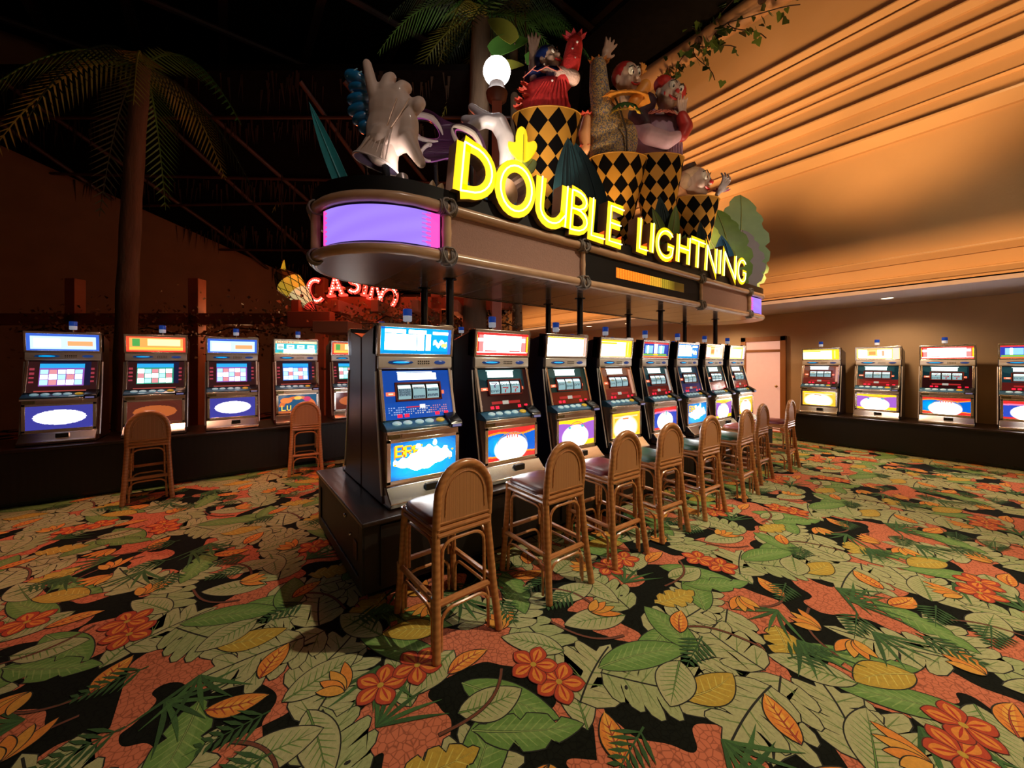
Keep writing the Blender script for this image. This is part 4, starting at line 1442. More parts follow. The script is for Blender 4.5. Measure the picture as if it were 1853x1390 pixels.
LT = [('D', 1.32, 1.57, 2.765, 3.12), ('O', 1.65, 1.96, 2.74, 3.10), ('U', 2.06, 2.37, 2.735, 3.10), ('B', 2.42, 2.64, 2.735, 3.09), ('L', 2.70, 2.90, 2.735, 3.09), ('E', 2.96, 3.17, 2.735, 3.085),
      ('L', 3.46, 3.62, 2.755, 3.08), ('I', 3.70, 3.72, 2.755, 3.08), ('G', 3.80, 4.14, 2.74, 3.05), ('H', 4.24, 4.49, 2.745, 3.075), ('T', 4.53, 4.87, 2.745, 3.075), ('N', 4.93, 5.20, 2.745, 3.075),
      ('I', 5.31, 5.33, 2.755, 3.08), ('N', 5.43, 5.80, 2.745, 3.08), ('G', 5.88, 6.16, 2.74, 3.06)]
FY0, FY1 = 2.330, 2.392
for ch, x0, x1, z0, z1 in LT:
    st, w_ = glyph(ch)
    sxx = (x1 - x0) / w_ if ch != 'I' else .3
    wd = .098 if ch in 'DOU' else .080
    # back can, then face, then tube
    mb = MB(); tb = MB(); og = MB()
    for pts, closed in st:
        P2 = [(x * sxx, z * (z1 - z0)) for x, z in pts]
        T = Matrix.Translation((x0, 0, z0))
        ws = [wd] * len(P2)
        if not closed:
            ws[0] = wd * 1.18; ws[-1] = wd * 1.18
        ribbon(mb, P2, ws, FY0, FY1 + .05, bool(closed), .10, 0, 1, T)
        tp = [tuple(T @ Vector((x + .10 * z, FY0 - .012, z))) for x, z in P2]
        tb.tube(tp, .0062, 6, bool(closed))
    L_ = mb.build('letter', [M_LFACE, M_LSIDE], sign, False)
    tb.build('neon_tube', M_NEON, L_)
    if ch in 'LEG':
        xe = x1 + .03
        MB().prism([(xe - .14, z0 + .02), (xe, z0 + .10), (xe - .03, z0 - .01)], FY0 + .02, FY1, 'y').build('letter_serif', M_LORNG, L_, False)
mb = MB()
mb.box(1.3, 6.2, 2.40, 2.425, 2.775, 2.80)
for k in range(13):
    mb.box(1.4 + k * .385, 1.42 + k * .385, 2.40, 2.48, 2.765, 2.80)
mb.build('mounting_rail', M_BLACK, sign, False)

# uplights standing on the canopy behind the letters
M_CAN = mat('uplight_can', (.5, .42, .4), .35, .6)
M_ULENS = mat('uplight_lens', (1, .95, .9), .3, emit=(1, .82, .62), es=14)
UP = [(1.78, 2.55, (2.3, 3.0, 4.6), 60, 'small uplight can behind the letter O', (1, .82, .62)), (2.28, 2.58, (2.7, 2.95, 5.0), 85, 'small uplight can behind the letter U', (1, .78, .6)), (3.3, 2.55, (3.8, 2.85, 4.9), 85, 'small uplight can in the gap between the two words', (1, .68, .38)),
      (4.55, 2.58, (5.05, 3.1, 5.2), 105, 'small uplight can behind the letter T', (1, .70, .45)), (6.05, 2.56, (5.8, 2.9, 4.4), 95, 'small uplight can behind the last letter G', (1, .76, .55)), (1.02, 2.62, (1.05, 2.95, 3.5) , 7, 'small uplight can under the big white glove', (1, .86, .82)),
      (1.42, 2.62, (1.5, 3.1, 3.6), 6, 'small uplight can under the purple mask', (1, .8, .9)), (6.45, 2.7, (6.3, 2.9, 4.0), 70, 'small uplight can at the right end of the letters', (1, .8, .6))]
for x, y, tgt, en, lb, cl in UP:
    e = empty('uplight', (x, y, ZTOP - .004), 0, lb, 'spotlight', 'uplights on the canopy')
    d = Vector(tgt) - Vector((x, y, ZTOP + .10))
    q = d.to_track_quat('Z', 'Y').to_matrix().to_4x4()
    T = Matrix.Translation((0, 0, .075)) @ q
    MB().lathe([(.028, -.03), (.040, .0), (.046, .055)], 16, T=T, caps=False).lathe([(.0, -.03), (.028, -.03)], 16, T=T, caps=False).build('can', M_CAN, e)
    MB().lathe([(.0, .045), (.043, .045)], 16, T=T, caps=False).build('lens', M_ULENS, e)
    MB().box(-.03, .03, -.006, .006, 0, .06).lathe([(.04, 0), (.04, .008)], 14).build('bracket', M_BLACK, e)
    lp = T @ Vector((0, 0, .07))
    lo = lamp('uplight_beam', 'SPOT', Vector((x, y, ZTOP - .004)) + lp, en, cl, tgt, .04, 80, 1.0)
# ================================================================== harlequin pots and carnival figures on the canopy
M_GOLD = mat('pot_gold', (.40, .19, .022), .55, var=.12, scale=5, spec=.25)
M_PBLK = mat('pot_black', (.0025, .002, .002), .8, var=.2, spec=.05)
def pot(x, y, zr, R, sy, label, n=10, spin=0.):
    e = empty('harlequin_pot', (x, y, ZTOP - .004), YAW, label, 'pot', 'harlequin pots on the canopy')
    Htot = zr - ZTOP + .004
    slope = (R - .05) / Htot
    rows = [(R, Htot)]
    while rows[-1][1] > .0 and len(rows) < 40:
        r, z = rows[-1]
        st = max(.02, .37 * r)
        z2 = z - st
        if z2 < 0: z2 = 0
        rows.append((max(.05, R - slope * (Htot - z2)) + (.012 * math.sin(PI * (Htot - z2) / Htot)), z2))
        if z2 == 0: break
    K = len(rows) - 1
    def rz(t):
        t = min(max(t, 0), K); i = min(int(t), K - 1); f = t - i
        return rows[i][0] * (1 - f) + rows[i + 1][0] * f, rows[i][1] * (1 - f) + rows[i + 1][1] * f
    mb = MB(); S = 4
    dth = 2 * PI / n
    for j in range(0, K + 1):
        for i in range(n):
            th = (i + (.5 if j % 2 else 0)) * dth + spin
            vs = []; fs = []
            for a in range(S + 1):
                for b in range(S + 1):
                    u, v = a / S, b / S
                    t = j - 1 + u + v
                    r, z = rz(t)
                    an = th + (u - v) * dth / 2
                    vs.append((r * math.cos(an), r * math.sin(an) * sy, z))
            for a in range(S):
                for b in range(S):
                    if (j == 0 and a + b + 1 < S) or (j == K and a + b + 1 > S):
                        continue
                    p = a * (S + 1) + b
                    fs.append((p, p + 1, p + S + 2, p + S + 1))
            mb.add(vs, fs, 0 if j % 2 == 0 else 1)
    mb.build('pot_wall', [M_GOLD, M_PBLK], e)
    MB().lathe([(R * 1.0, Htot), (R * 1.03, Htot + .006), (R * 1.0, Htot + .014), (R * .94, Htot + .006), (R * .90, Htot - .10), (0, Htot - .10)], 32, sy=sy, caps=False).build('rim', M_GOLD, e)
    return e
pot(2.722, 2.95, 4.16, .358, .5, 'harlequin pot holding the figure in red, behind the letter U', spin=PI / 10)
pot(3.806, 2.85, 4.02, .350, .5, 'harlequin pot holding the tweed-robed figure', spin=.0)
pot(5.083, 3.10, 4.56, .385, .45, 'tall harlequin pot holding the red-haired figure in purple', spin=.1)
pot(5.799, 2.90, 4.07, .368, .5, 'short harlequin pot with only a head and hand showing', spin=PI / 10)

def head(parent, c, R, yaw, pitch, roll, skin, patch=True, nose=True, voxel=None):
    T = Matrix.Translation(c) @ Euler((math.radians(pitch), math.radians(roll), math.radians(yaw)), 'YXZ').to_matrix().to_4x4() @ Matrix.Scale(R, 4)
    mb = MB()
    mb.ell((0, .08, .15), (.86, .96, .95), T=T); mb.ell((0, -.28, -.42), (.60, .58, .62), T=T)
    mb.ell((.45, -.52, -.22), (.32, .30, .30), T=T); mb.ell((-.45, -.52, -.22), (.32, .30, .30), T=T)
    mb.cap((0, -.74, .12), (0, -.98, -.14), .13, .17, T=T)
    for s in (-1, 1):
        mb.ell((s * .90, .06, -.02), (.13, .20, .30), T=T)
    mb.cap((0, .1, -.5), (0, .15, -1.25), .42, .45, T=T)
    h_ = mb.build('head', skin, parent, remesh=R * .065, smoothit=3)
    Mw = mat('face_white', (.82, .78, .70), .35, coat=.3, var=.05); Mk = mat('face_black', (.01, .01, .012), .2, coat=.5); Mr = mat('face_red', (.55, .02, .02), .3, coat=.4)
    for s in (-1, 1):
        if patch:
            MB().ell((s * .33, -.68, .36), (.24, .16, .32), T=T).build('eye_patch', Mw, h_)
        MB().ell((s * .33, -.80, .20), (.17, .11, .19), T=T).build('eye', Mw, h_)
        MB().ell((s * .31, -.895, .18), (.075, .04, .095), T=T).build('pupil', Mk, h_)
        MB().tube([T @ Vector((s * .12, -.90, .46)), T @ Vector((s * .33, -.88, .60)), T @ Vector((s * .56, -.72, .50))], R * .035, 6).build('brow', Mk, h_)
    if nose:
        MB().ell((0, -1.04, -.10), (.17, .15, .15), T=T).build('nose', Mr, h_)
    pts = [T @ Vector((x, -.84 - .05 * (1 - abs(x) / .42), -.50 + .55 * x * x)) for x in (-.42, -.28, -.14, 0, .14, .28, .42)]
    MB().tube(pts, [R * r for r in (.04, .075, .09, .095, .09, .075, .04)], 8).build('mouth', Mr, h_)
    pts = [T @ Vector((x, -.92 - .03 * (1 - abs(x) / .3), -.48 + .5 * x * x)) for x in (-.28, -.14, 0, .14, .28)]
    MB().tube(pts, [R * r for r in (.02, .035, .04, .035, .02)], 6).build('mouth_line', Mk, h_)
    return h_, T

def hand(parent, name, T, m, spread=1., curl=.25, flip=1, voxel=.06, thumb=True):
    """open hand: fingers along +Z, back of the hand towards -Y, unit = palm height"""
    mb = MB()
    mb.ell((0, 0, .45), (.42, .17, .52), T=T); mb.ell((0, .02, .10), (.30, .17, .25), T=T)
    fl = (.72, .92, 1.0, .88)
    for i in range(4):
        x = (-.33 + i * .22) * flip; a = (-.22 + .15 * i) * spread * flip
        L = fl[i]
        p0 = Vector((x * .9, 0, .72)); p1 = Vector((x + math.sin(a) * L * .45, curl * .12, .85 + L * .42)); p2 = Vector((x + math.sin(a) * L * .8, curl * .40, .85 + L * .72)); p3 = Vector((x + math.sin(a) * L, curl * .75, .85 + L * .95))
        mb.chain([p0, p1, p2, p3], [.125, .115, .105, .085], 10, T=T)
    if thumb:
        mb.chain([(.25 * flip, .05, .15), (.55 * flip, .10, .42), (.72 * flip, .12, .72)], [.15, .13, .09], 10, T=T)
    mb.cap((0, .02, .10), (0, .04, -.30), .24, .22, T=T)
    s = T.to_scale()[0]
    return mb.build(name, m, parent, remesh=voxel * s, smoothit=3)

def petals(mb, c, n, r0, r1, drop, a0=0., a1=360., wd=None, th=.004, tilt=0.):
    """ring of pointed petals around c in the figure's frame"""
    for i in range(n):
        a = math.radians(a0 + (a1 - a0) * (i + .5) / n)
        w_ = (wd or (r1 * 2 * PI / n * .62))
        d = Vector((math.cos(a), math.sin(a) * .6, 0)); t = Vector((-math.sin(a), math.cos(a) * .6, 0)).normalized()
        c_ = Vector(c)
        p = [c_ + d * r0 - t * w_ * .35, c_ + d * (r0 + r1) * .55 - t * w_ * .5 + Vector((0, 0, drop * .35)), c_ + d * r1 + Vector((0, 0, drop)), c_ + d * (r0 + r1) * .55 + t * w_ * .5 + Vector((0, 0, drop * .35)), c_ + d * r0 + t * w_ * .35]
        q = [v + Vector((0, 0, -th)) + d * th for v in p]
        n_ = 5
        mb.add(p + q, [[0, 1, 2, 3, 4], [9, 8, 7, 6, 5]] + [[k, n_ + k, n_ + (k + 1) % n_, (k + 1) % n_] for k in range(n_)])
    return mb

M_REDV = mat('red_velvet', (.78, .040, .040), .75, var=.5, scale=16, bump=.5, bscale=50)
M_NAVC = mat('navy_satin', (.012, .03, .17), .3, coat=.5)
M_SKIN = mat('painted_skin', (.50, .34, .27), .45, coat=.25, var=.06)
M_SKINP = mat('painted_skin_pale', (.62, .45, .38), .45, coat=.25, var=.06)
M_PINKT = mat('pink_piping', (.85, .28, .22), .5)
M_CORALC = mat('coral_satin', (.80, .11, .07), .45)
M_FUR = mat('pale_fur', (.75, .50, .42), .9, bump=1, bscale=60)
M_PEARL = mat('pearl_button', (.85, .8, .75), .25, coat=.5)

def body(parent, name, prims, m, voxel, it=5):
    mb = MB()
    for pr_ in prims:
        if pr_[0] == 'e': mb.ell(*pr_[1:])
        elif pr_[0] == 'c': mb.cap(*pr_[1:])
        else: mb.chain(*pr_[1:])
    return mb.build(name, m, parent, remesh=voxel, smoothit=it)

def K(k, *pts):
    return [tuple(c * k for c in p) for p in pts]

# ---- figure in red (first pot).  Units: centimetre-like steps of k metres, x right, y away, z up from the pot rim
k = .00588
f1 = empty('carnival_figure', (2.722, 2.95, 4.16), YAW, 'carnival figure in red velvet with a blue cap and raised arms', 'statue', 'carnival figures in the pots')
v = lambda x, y, z: (x * k, y * k, z * k)
body(f1, 'robe', [('e', v(-2, 0, 15), (47*k, 20*k, 34*k)), ('e', v(-2, 2, 45), (40*k, 19*k, 28*k)), ('e', v(6, 2, 56), (34*k, 17*k, 18*k)), ('c', v(-3, 0, -18), v(-2, 0, 20), 42*k*.5, 44*k*.5),
     ('s', [v(30, -3, 62), v(43, -6, 92), v(50, -4, 128)], [17*k, 17*k, 15*k])], M_REDV, .012, 3)
for i in range(9):     # robe folds
    x = -34 + i * 8.5
    MB().tube([v(x * 1.08, -18 + abs(x) * .12, 0), v(x * .9 + 4, -21 + abs(x) * .2, 25), v(x * .55 + 12, -18, 52)], [3.2*k, 2.6*k, 1.2*k], 6).build('robe_fold', M_REDV, f1)
mb = MB(); petals(mb, v(50, -4, 138), 9, 6*k, 22*k, 10*k); mb.build('cuff', mat('cuff_crimson', (.30, .012, .02), .7), f1, False)
body(f1, 'fur_band', [('c', v(25, -8, 72), v(46, -10, 64), 13*k, 13*k)], M_FUR, .01)
h_, T = head(f1, v(4, -2, 100), 22*k, 42, -8, -20, M_SKIN, False, False)
MB().ell((0, .22, .32), (.98, .98, .92), T=T).build('cap', M_NAVC, h_)
MB().cap((0, .85, -.1), (-.1, .9, -1.3), .35, .16, T=T).build('cap_tail', M_NAVC, h_)
mb = MB(); petals(mb, v(-2, -4, 82), 8, 10*k, 44*k, -20*k, wd=32*k); mb.build('collar', M_NAVC, f1, False)
for i in range(8):
    a = math.radians(360 * (i + .5) / 8)
    d = Vector((math.cos(a), math.sin(a) * .6, 0)); t = Vector((-math.sin(a), math.cos(a) * .6, 0)).normalized(); c_ = Vector(v(-2, -4, 82))
    p = [c_ + d * 29.7*k - t * 16*k + Vector((0, 0, -7*k)), c_ + d * 44*k + Vector((0, 0, -20*k)), c_ + d * 29.7*k + t * 16*k + Vector((0, 0, -7*k))]
    MB().tube(p, .9*k, 5).build('collar_piping', M_PINKT, f1)
hand(f1, 'raised_hand', TR(v(-24, 2, 116), 4, 2, 10, 22*k), M_SKINP, .9, .15, 1)
body(f1, 'raised_forearm', [('c', v(-25, 6, 78), v(-25, 5, 122), 8*k, 6.5*k)], M_SKINP, .01)
for (x, z, a) in ((-38, 40, 200), (-44, 22, 190), (-33, 52, 150), (-46, 10, 215), (-30, 30, 170)):
    mb = MB(); petals(mb, v(x, -10, z), 4, 2*k, 15*k, 5*k, a - 70, a + 70, 9*k); mb.build('ruffle', M_CORALC, f1, False)
for x, z in ((8, 50), (-6, 78), (44, 108), (52, 120), (48, 92)):
    MB().ell(v(x, -23 if z < 85 else -20, z), 2.0*k).build('button', M_PEARL, f1)

# ---- tweed-robed figure (second pot)
k = .00673
f2 = empty('carnival_figure', (3.806, 2.85, 4.02), YAW, 'carnival figure in speckled tweed robe with orange collar and one raised arm', 'statue', 'carnival figures in the pots')
def tweed():
    m = bpy.data.materials.new('tweed'); m.use_nodes = True
    nt = m.node_tree; b = nt.nodes['Principled BSDF']; b.inputs['Roughness'].default_value = .9
    tc = nt.nodes.new('ShaderNodeTexCoord'); vo = nt.nodes.new('ShaderNodeTexVoronoi'); vo.inputs['Scale'].default_value = 95
    nt.links.new(tc.outputs['Object'], vo.inputs['Vector'])
    cr = nt.nodes.new('ShaderNodeValToRGB'); cr.color_ramp.interpolation = 'CONSTANT'
    E_ = cr.color_ramp.elements
    E_[0].color = (.46, .35, .17, 1); E_[1].position = .25; E_[1].color = (.13, .13, .15, 1)
    for p_, c_ in ((.45, (.55, .38, .15, 1)), (.68, (.20, .16, .14, 1)), (.82, (.15, .18, .40, 1)), (.92, (.52, .09, .08, 1))):
        x_ = E_.new(p_); x_.color = c_
    nt.links.new(vo.outputs['Color'], cr.inputs[0]); nt.links.new(cr.outputs[0], b.inputs['Base Color'])
    return m
M_TWEED = tweed()
M_ORC = mat('orange_satin', (.80, .33, .05), .5); M_GRN = mat('green_velvet', (.02, .12, .025), .7, var=.3)
body(f2, 'robe', [('e', v(-12, 0, 15), (40*k, 20*k, 46*k)), ('e', v(-22, 0, 62), (29*k, 17*k, 46*k)), ('e', v(12, 4, 38), (26*k, 16*k, 40*k)), ('s', [v(-28, 0, 85), v(-34, 0, 130), v(-36, 0, 170)], [20*k, 18*k, 15*k]), ('c', v(-8, 0, -18), v(-8, 0, 10), 22*k, 24*k)], M_TWEED, .014, 4)
MB().tube([v(10, -22, -2), v(9, -21, 40), v(-2, -20, 80), v(-10, -18, 100)], 1.6*k, 6).build('robe_seam', mat('seam_dark', (.03, .02, .015), .8), f2)
mb = MB(); petals(mb, v(-34, -2, 172), 9, 6*k, 20*k, 9*k); mb.build('cuff', mat('cuff_amber', (.45, .16, .03), .6), f2, False)
hand(f2, 'raised_hand', TR(v(-25, -2, 186), 8, 24, 20, 22*k), M_SKIN, 1.1, .3, 1)
h_, T = head(f2, v(14, -10, 138), 24*k, 30, 16, -14, M_SKIN, True, False)
MB().ell((0, .30, .34), (.97, .95, .88), T=T).build('cap', mat('cap_red', (.35, .02, .02), .4, coat=.4), h_)
mb = MB(); petals(mb, v(8, -8, 108), 5, 12*k, 46*k, -6*k, 165, 385, 40*k, .02); mb.build('collar', M_ORC, f2, False)
body(f2, 'sleeve', [('c', v(22, -14, 92), v(44, -12, 124), 10*k, 12*k)], M_ORC, .012)
mb = MB(); petals(mb, v(8, -16, 92), 9, 3*k, 30*k, -20*k, 180, 360, 14*k); mb.build('neck_ruff', M_GRN, f2, False)
mb = MB(); petals(mb, v(8, -17, 74), 10, 20*k, 27*k, -5*k, 190, 350, 10*k); mb.build('ruff_edge', mat('yellow_piping', (.85, .55, .06), .5), f2, False)
hand(f2, 'small_hand', TR(v(44, -2, 158), 0, 12, 20, 12*k), M_ORC, 1.2, .5, 1)
body(f2, 'side_sleeve', [('s', [v(-58, 2, 20), v(-60, 2, 50), v(-56, 2, 76)], [9*k, 11*k, 8*k])], mat('peach_satin', (.85, .42, .20), .5), .012)
mb = MB(); petals(mb, v(-58, 0, 82), 7, 3*k, 12*k, 5*k); petals(mb, v(-58, 0, 28), 7, 3*k, 13*k, -4*k); mb.build('sleeve_ruffle', M_CORALC, f2, False)

# ---- red-haired figure in purple (third pot)
k = .00816
f3 = empty('carnival_figure', (5.083, 3.10, 4.56), YAW, 'red-haired carnival figure in purple with a hand to its chin', 'statue', 'carnival figures in the pots')
M_PUR = mat('purple_satin', (.40, .24, .37), .5, var=.25, scale=6); M_PURD = mat('dark_plum', (.045, .015, .03), .6, var=.4)
M_REDS = mat('red_satin', (.42, .03, .03), .45)
body(f3, 'coat', [('e', v(-2, 1, 22), (42*k, 17*k, 34*k)), ('e', v(0, 2, 50), (40*k, 19*k, 34*k)), ('e', v(-22, 3, 72), (24*k, 16*k, 30*k)), ('c', v(0, 0, -12), v(0, 0, 10), 15*k, 17*k), ('s', [v(30, 0, 78), v(42, -6, 50), v(36, -16, 34)], [15*k, 13*k, 11*k])], M_PUR, .015, 4)
body(f3, 'folded_sleeve', [('s', [v(-34, -6, 56), v(-24, -22, 30), v(6, -26, 18), v(24, -24, 26)], [13*k, 15*k, 14*k, 10*k])], mat('lilac_satin', (.62, .40, .48), .5), .014)
body(f3, 'plum_sleeve', [('s', [v(-22, -4, 98), v(-40, -10, 74), v(-30, -18, 54)], [18*k, 17*k, 12*k])], M_PURD, .014)
for i in range(6):
    x = 12 + i * 5.5
    MB().tube([v(x, -14 + i * 1.4, 0), v(x - 1, -17 + i * 1.2, 20), v(x - 4, -18 + i, 36)], [2.6*k, 2.2*k, 1*k], 6).build('coat_fold', M_PUR, f3)
h_, T = head(f3, v(17, -8, 108), 25*k, 12, 12, 14, M_SKINP, True, True)
MB().ell((-.60, .22, .66), (.66, .66, .56), T=T).ell((.72, .18, .48), (.52, .62, .70), T=T).ell((0, .4, .72), (.7, .6, .42), T=T).build('hair', mat('hair_red', (.50, .02, .015), .6, var=.3, scale=30, bump=.6), h_)
MB().ell((0, .42, .98), (.62, .55, .34), T=T).build('topknot', mat('hair_red', (.50, .02, .015), .6), h_)
for s in (-1, 1):
    MB().ell((s * .58, -.62, -.28), (.17, .1, .15), T=T).build('cheek', mat('cheek_red', (.60, .05, .04), .4), h_)
mb = MB(); petals(mb, v(0, -10, 76), 9, 8*k, 36*k, -12*k, 180, 370, 24*k); mb.build('collar', M_REDS, f3, False)
for i in range(9):
    a = math.radians(180 + 190 * (i + .5) / 9)
    d = Vector((math.cos(a), math.sin(a) * .6, 0)); t = Vector((-math.sin(a), math.cos(a) * .6, 0)).normalized(); c_ = Vector(v(0, -10, 76))
    p = [c_ + d * 24*k - t * 12*k + Vector((0, 0, -4*k)), c_ + d * 36*k + Vector((0, 0, -12*k)), c_ + d * 24*k + t * 12*k + Vector((0, 0, -4*k))]
    MB().tube(p, .9*k, 5).build('collar_piping', M_PINKT, f3)
hand(f3, 'chin_hand', TR(v(37, -20, 62), 8, -12, 10, 19*k), M_SKINP, .7, -.3, -1)
body(f3, 'red_sleeve', [('s', [v(34, -22, 62), v(42, -20, 46), v(34, -24, 28)], [10*k, 12*k, 10*k])], M_REDS, .013)
mb = MB(); petals(mb, v(26, -24, 26), 8, 3*k, 15*k, 4*k); mb.build('cuff', mat('cuff_pink', (.75, .15, .28), .5), f3, False)
for x, y in ((44, 90), (48, 78), (42, 70)):
    pass

# ---- head peering from the last pot
k = .00857
f4 = empty('carnival_figure', (5.799, 2.90, 4.07), YAW, 'pale-haired carnival head peering over the rim with one gloved hand', 'statue', 'carnival figures in the pots')
h_, T = head(f4, v(-2, -2, 28), 27*k, 44, 4, -6, M_SKINP, True, True)
MB().ell((0, .25, .45), (.92, .9, .72), T=T).ell((-.8, .3, .1), (.35, .4, .5), T=T).ell((.8, .3, .1), (.35, .4, .5), T=T).build('hair', mat('hair_cream', (.75, .55, .36), .7, var=.2, bump=.7, bscale=40), h_)
MB().lathe([(.55, 0), (.5, .25), (.0, .32)], 14, T=T @ TR((-.3, .35, 1.02), -10, -18)).build('hat', mat('hat_brown', (.06, .025, .015), .6), h_)
body(f4, 'shoulders', [('e', v(-6, 4, -6), (36*k, 16*k, 20*k)), ('e', v(-30, 0, 14), (14*k, 12*k, 16*k))], mat('peach_satin', (.85, .42, .20), .5), .015)
M_SILV = mat('silver_glove', (.45, .40, .42), .3, .3, coat=.4)
hand(f4, 'gloved_hand', TR(v(36, -14, 10), 30, 20, 20, 18*k), M_SILV, 1., 1.0, 1)
mb = MB(); petals(mb, v(44, -6, 14), 9, 3*k, 16*k, 3*k); mb.build('cuff', mat('cuff_magenta', (.30, .03, .14), .5), f4, False)

# ================================================================== giant hands, mask and beads
k = .00418     # 2.84 m away
g1 = empty('giant_glove', (.995, 2.82, 3.35), YAW, 'giant white glove with fingers up and an open cuff', 'statue')
v = lambda x, y, z: (x * k, y * k, z * k)        # origin is the middle of the palm (705, 222)
M_GLOVE = mat('glove_white', (.62, .48, .40), .55, var=.06, scale=4, coat=.1)
mb = MB()
mb.ell(v(2, 0, 30), (42*k, 18*k, 44*k)); mb.ell(v(-2, 0, -10), (42*k, 19*k, 52*k)); mb.ell(v(24, -2, -6), (30*k, 17*k, 46*k))
mb.chain([v(-26, 0, 50), v(-34, -2, 80), v(-42, 2, 112)], [13*k, 10.5*k, 8.5*k])
mb.chain([v(-8, 0, 60), v(-4, 2, 82), v(0, 8, 92)], [14*k, 11.5*k, 10*k])
mb.chain([v(14, 0, 56), v(22, 3, 70), v(27, 10, 74)], [15*k, 12.5*k, 11*k])
mb.chain([v(38, 2, 30), v(52, 6, 44), v(54, -8, 30)], [15*k, 12*k, 11*k])
mb.chain([v(34, -6, -30), v(46, -12, -52), v(60, -14, -76)], [19*k, 13*k, 9*k])
mb.cap(v(-12, 0, -30), v(-16, 2, -44), 30*k, 28*k)
mb.build('glove', M_GLOVE, g1, remesh=.012, smoothit=4)
for x0, x1 in ((8, 20), (24, 42)):
    MB().tube([v(-4 + x0 * .3, -19, -22), v(x0, -20.5, 6), v(x1 - 2, -18, 36)], 1.1*k, 6).build('seam', mat('glove_seam', (.72, .50, .36), .6), g1)
for i in range(6):
    x = -30 + i * 9
    MB().tube([v(x * .6 + 2, -17.5, -14), v(x * .8 - 4, -24, -36), v(x * 1.05 - 14, -27, -62 - i * 3)], [.8*k, 1.8*k, 1.6*k], 6).build('cuff_pleat', M_GLOVE, g1)
# flared cuff with an open mouth
def cuff(cx, cz, rx, rz_, ang):
    vs = []; fs = []
    n = 28
    R_ = rotm(0, ang, 0)
    prof = [(.74, 40, 0), (.84, 18, 0), (1.0, 0, 0), (.95, -1, .6), (.80, 14, 1), (.2, 30, 1)]
    for s_, up, _ in prof:
        for j in range(n):
            a = 2 * PI * j / n
            wv = 1 + .05 * math.sin(3 * a)
            q = R_ @ Vector((rx * s_ * wv * math.cos(a), rz_ * s_ * math.sin(a), up))
            vs.append(v(cx + q.x, q.y - 1, cz + q.z))
    for i in range(len(prof) - 1):
        for j in range(n):
            fs.append((i*n+j, i*n+(j+1)%n, (i+1)*n+(j+1)%n, (i+1)*n+j))
    return vs, fs, n
vs, fs, n = cuff(-26, -70, 42, 30, 20)
mb = MB(); mb.add(vs, [f for f in fs if f[0] < 2 * n]); mb.build('cuff', M_GLOVE, g1)
mb = MB(); mb.add(vs, [f for f in fs if f[0] >= 3 * n]); mb.build('cuff_lining', mat('cuff_lining', (.20, .14, .26), .7, var=.3), g1)
MB().tube(vs[2*n:3*n], 2.0*k, 6, True).build('cuff_hem', mat('cuff_hem', (.85, .72, .68), .5), g1)
MB().tube([v(-10, 6, -66), v(-8, 8, -100), v(-8, 8, -136)], 7*k, 10).build('support_pole', M_BLACK, g1)

bd_ = empty('bead_string', (.835, 3.06, 3.60), YAW, 'string of glossy blue twisted beads behind the giant glove', 'beads')
M_BEAD = mat('bead_blue', (.01, .16, .38), .25, coat=.6, var=.3)
for (x, z, rx, rz_, t) in ((-6, 42, 17, 12, 20), (0, 22, 15, 9, 5), (-1, 2, 17, 10, -8), (1, -17, 18, 10, -14), (6, -34, 15, 9, -20), (12, -50, 11, 9, -25)):
    MB().ell(v(x, 0, z), (rx*1.3*k, 14*k, rz_*1.12*k), 16, 10, rot=rotm(0, t, 0)).build('bead', M_BEAD, bd_)
for (x, z, t) in ((-12, 44, 30), (-4, 47, 60), (4, 42, 100)):
    MB().tube([v(x - 6, -9, z - 6), v(x, -12, z), v(x + 5, -9, z + 6)], 1.2*k, 6).build('bead_line', mat('bead_line', (.2, .5, .65), .3), bd_)
MB().cap(v(8, 0, 44), v(22, 0, 47), 3.5*k, 3*k).ell(v(24, 0, 47), 5*k).build('clasp', M_BEAD, bd_)
MB().tube([v(4, 8, 44), v(8, 10, -40), v(12, 10, -197)], 2.6*k, 8).build('stay_rod', M_BLACK, bd_)

# white hand reaching left
k = .0051      # 3.5 m away
g2 = empty('giant_hand', (2.045, 2.86, 3.72), YAW, 'giant white bare hand bending left with curled fingers', 'statue')
M_PORC = mat('porcelain_white', (.62, .58, .64), .30, coat=.5, var=.04)
mb = MB()
mb.chain([v(14, 4, -70), v(13, 0, -40), v(10, 0, -10), v(-2, 0, 14)], [16*k, 14*k, 16*k, 17*k])
mb.ell(v(-6, 0, 16), (18*k, 14*k, 13*k), rot=rotm(0, 30, 0))
mb.chain([v(-8, -4, 12), v(-26, -8, 14), v(-44, -8, 6), v(-58, -6, 0)], [13*k, 12*k, 11*k, 8.5*k])
mb.chain([v(-10, 6, 22), v(-30, 4, 21), v(-48, 2, 20), v(-64, 2, 22)], [11*k, 10.5*k, 9.5*k, 8*k])
mb.chain([v(-8, 14, 28), v(-24, 14, 34), v(-38, 12, 40), v(-52, 10, 50)], [10*k, 9.5*k, 9*k, 7.5*k])
mb.build('hand', M_PORC, g2, remesh=.011, smoothit=4)
MB().lathe([(20*k, -186*k), (20*k, -90*k), (17*k, -70*k)], 18, (14*k, 4*k, 0)).build('sleeve', mat('sleeve_tan', (.42, .25, .16), .5), g2)

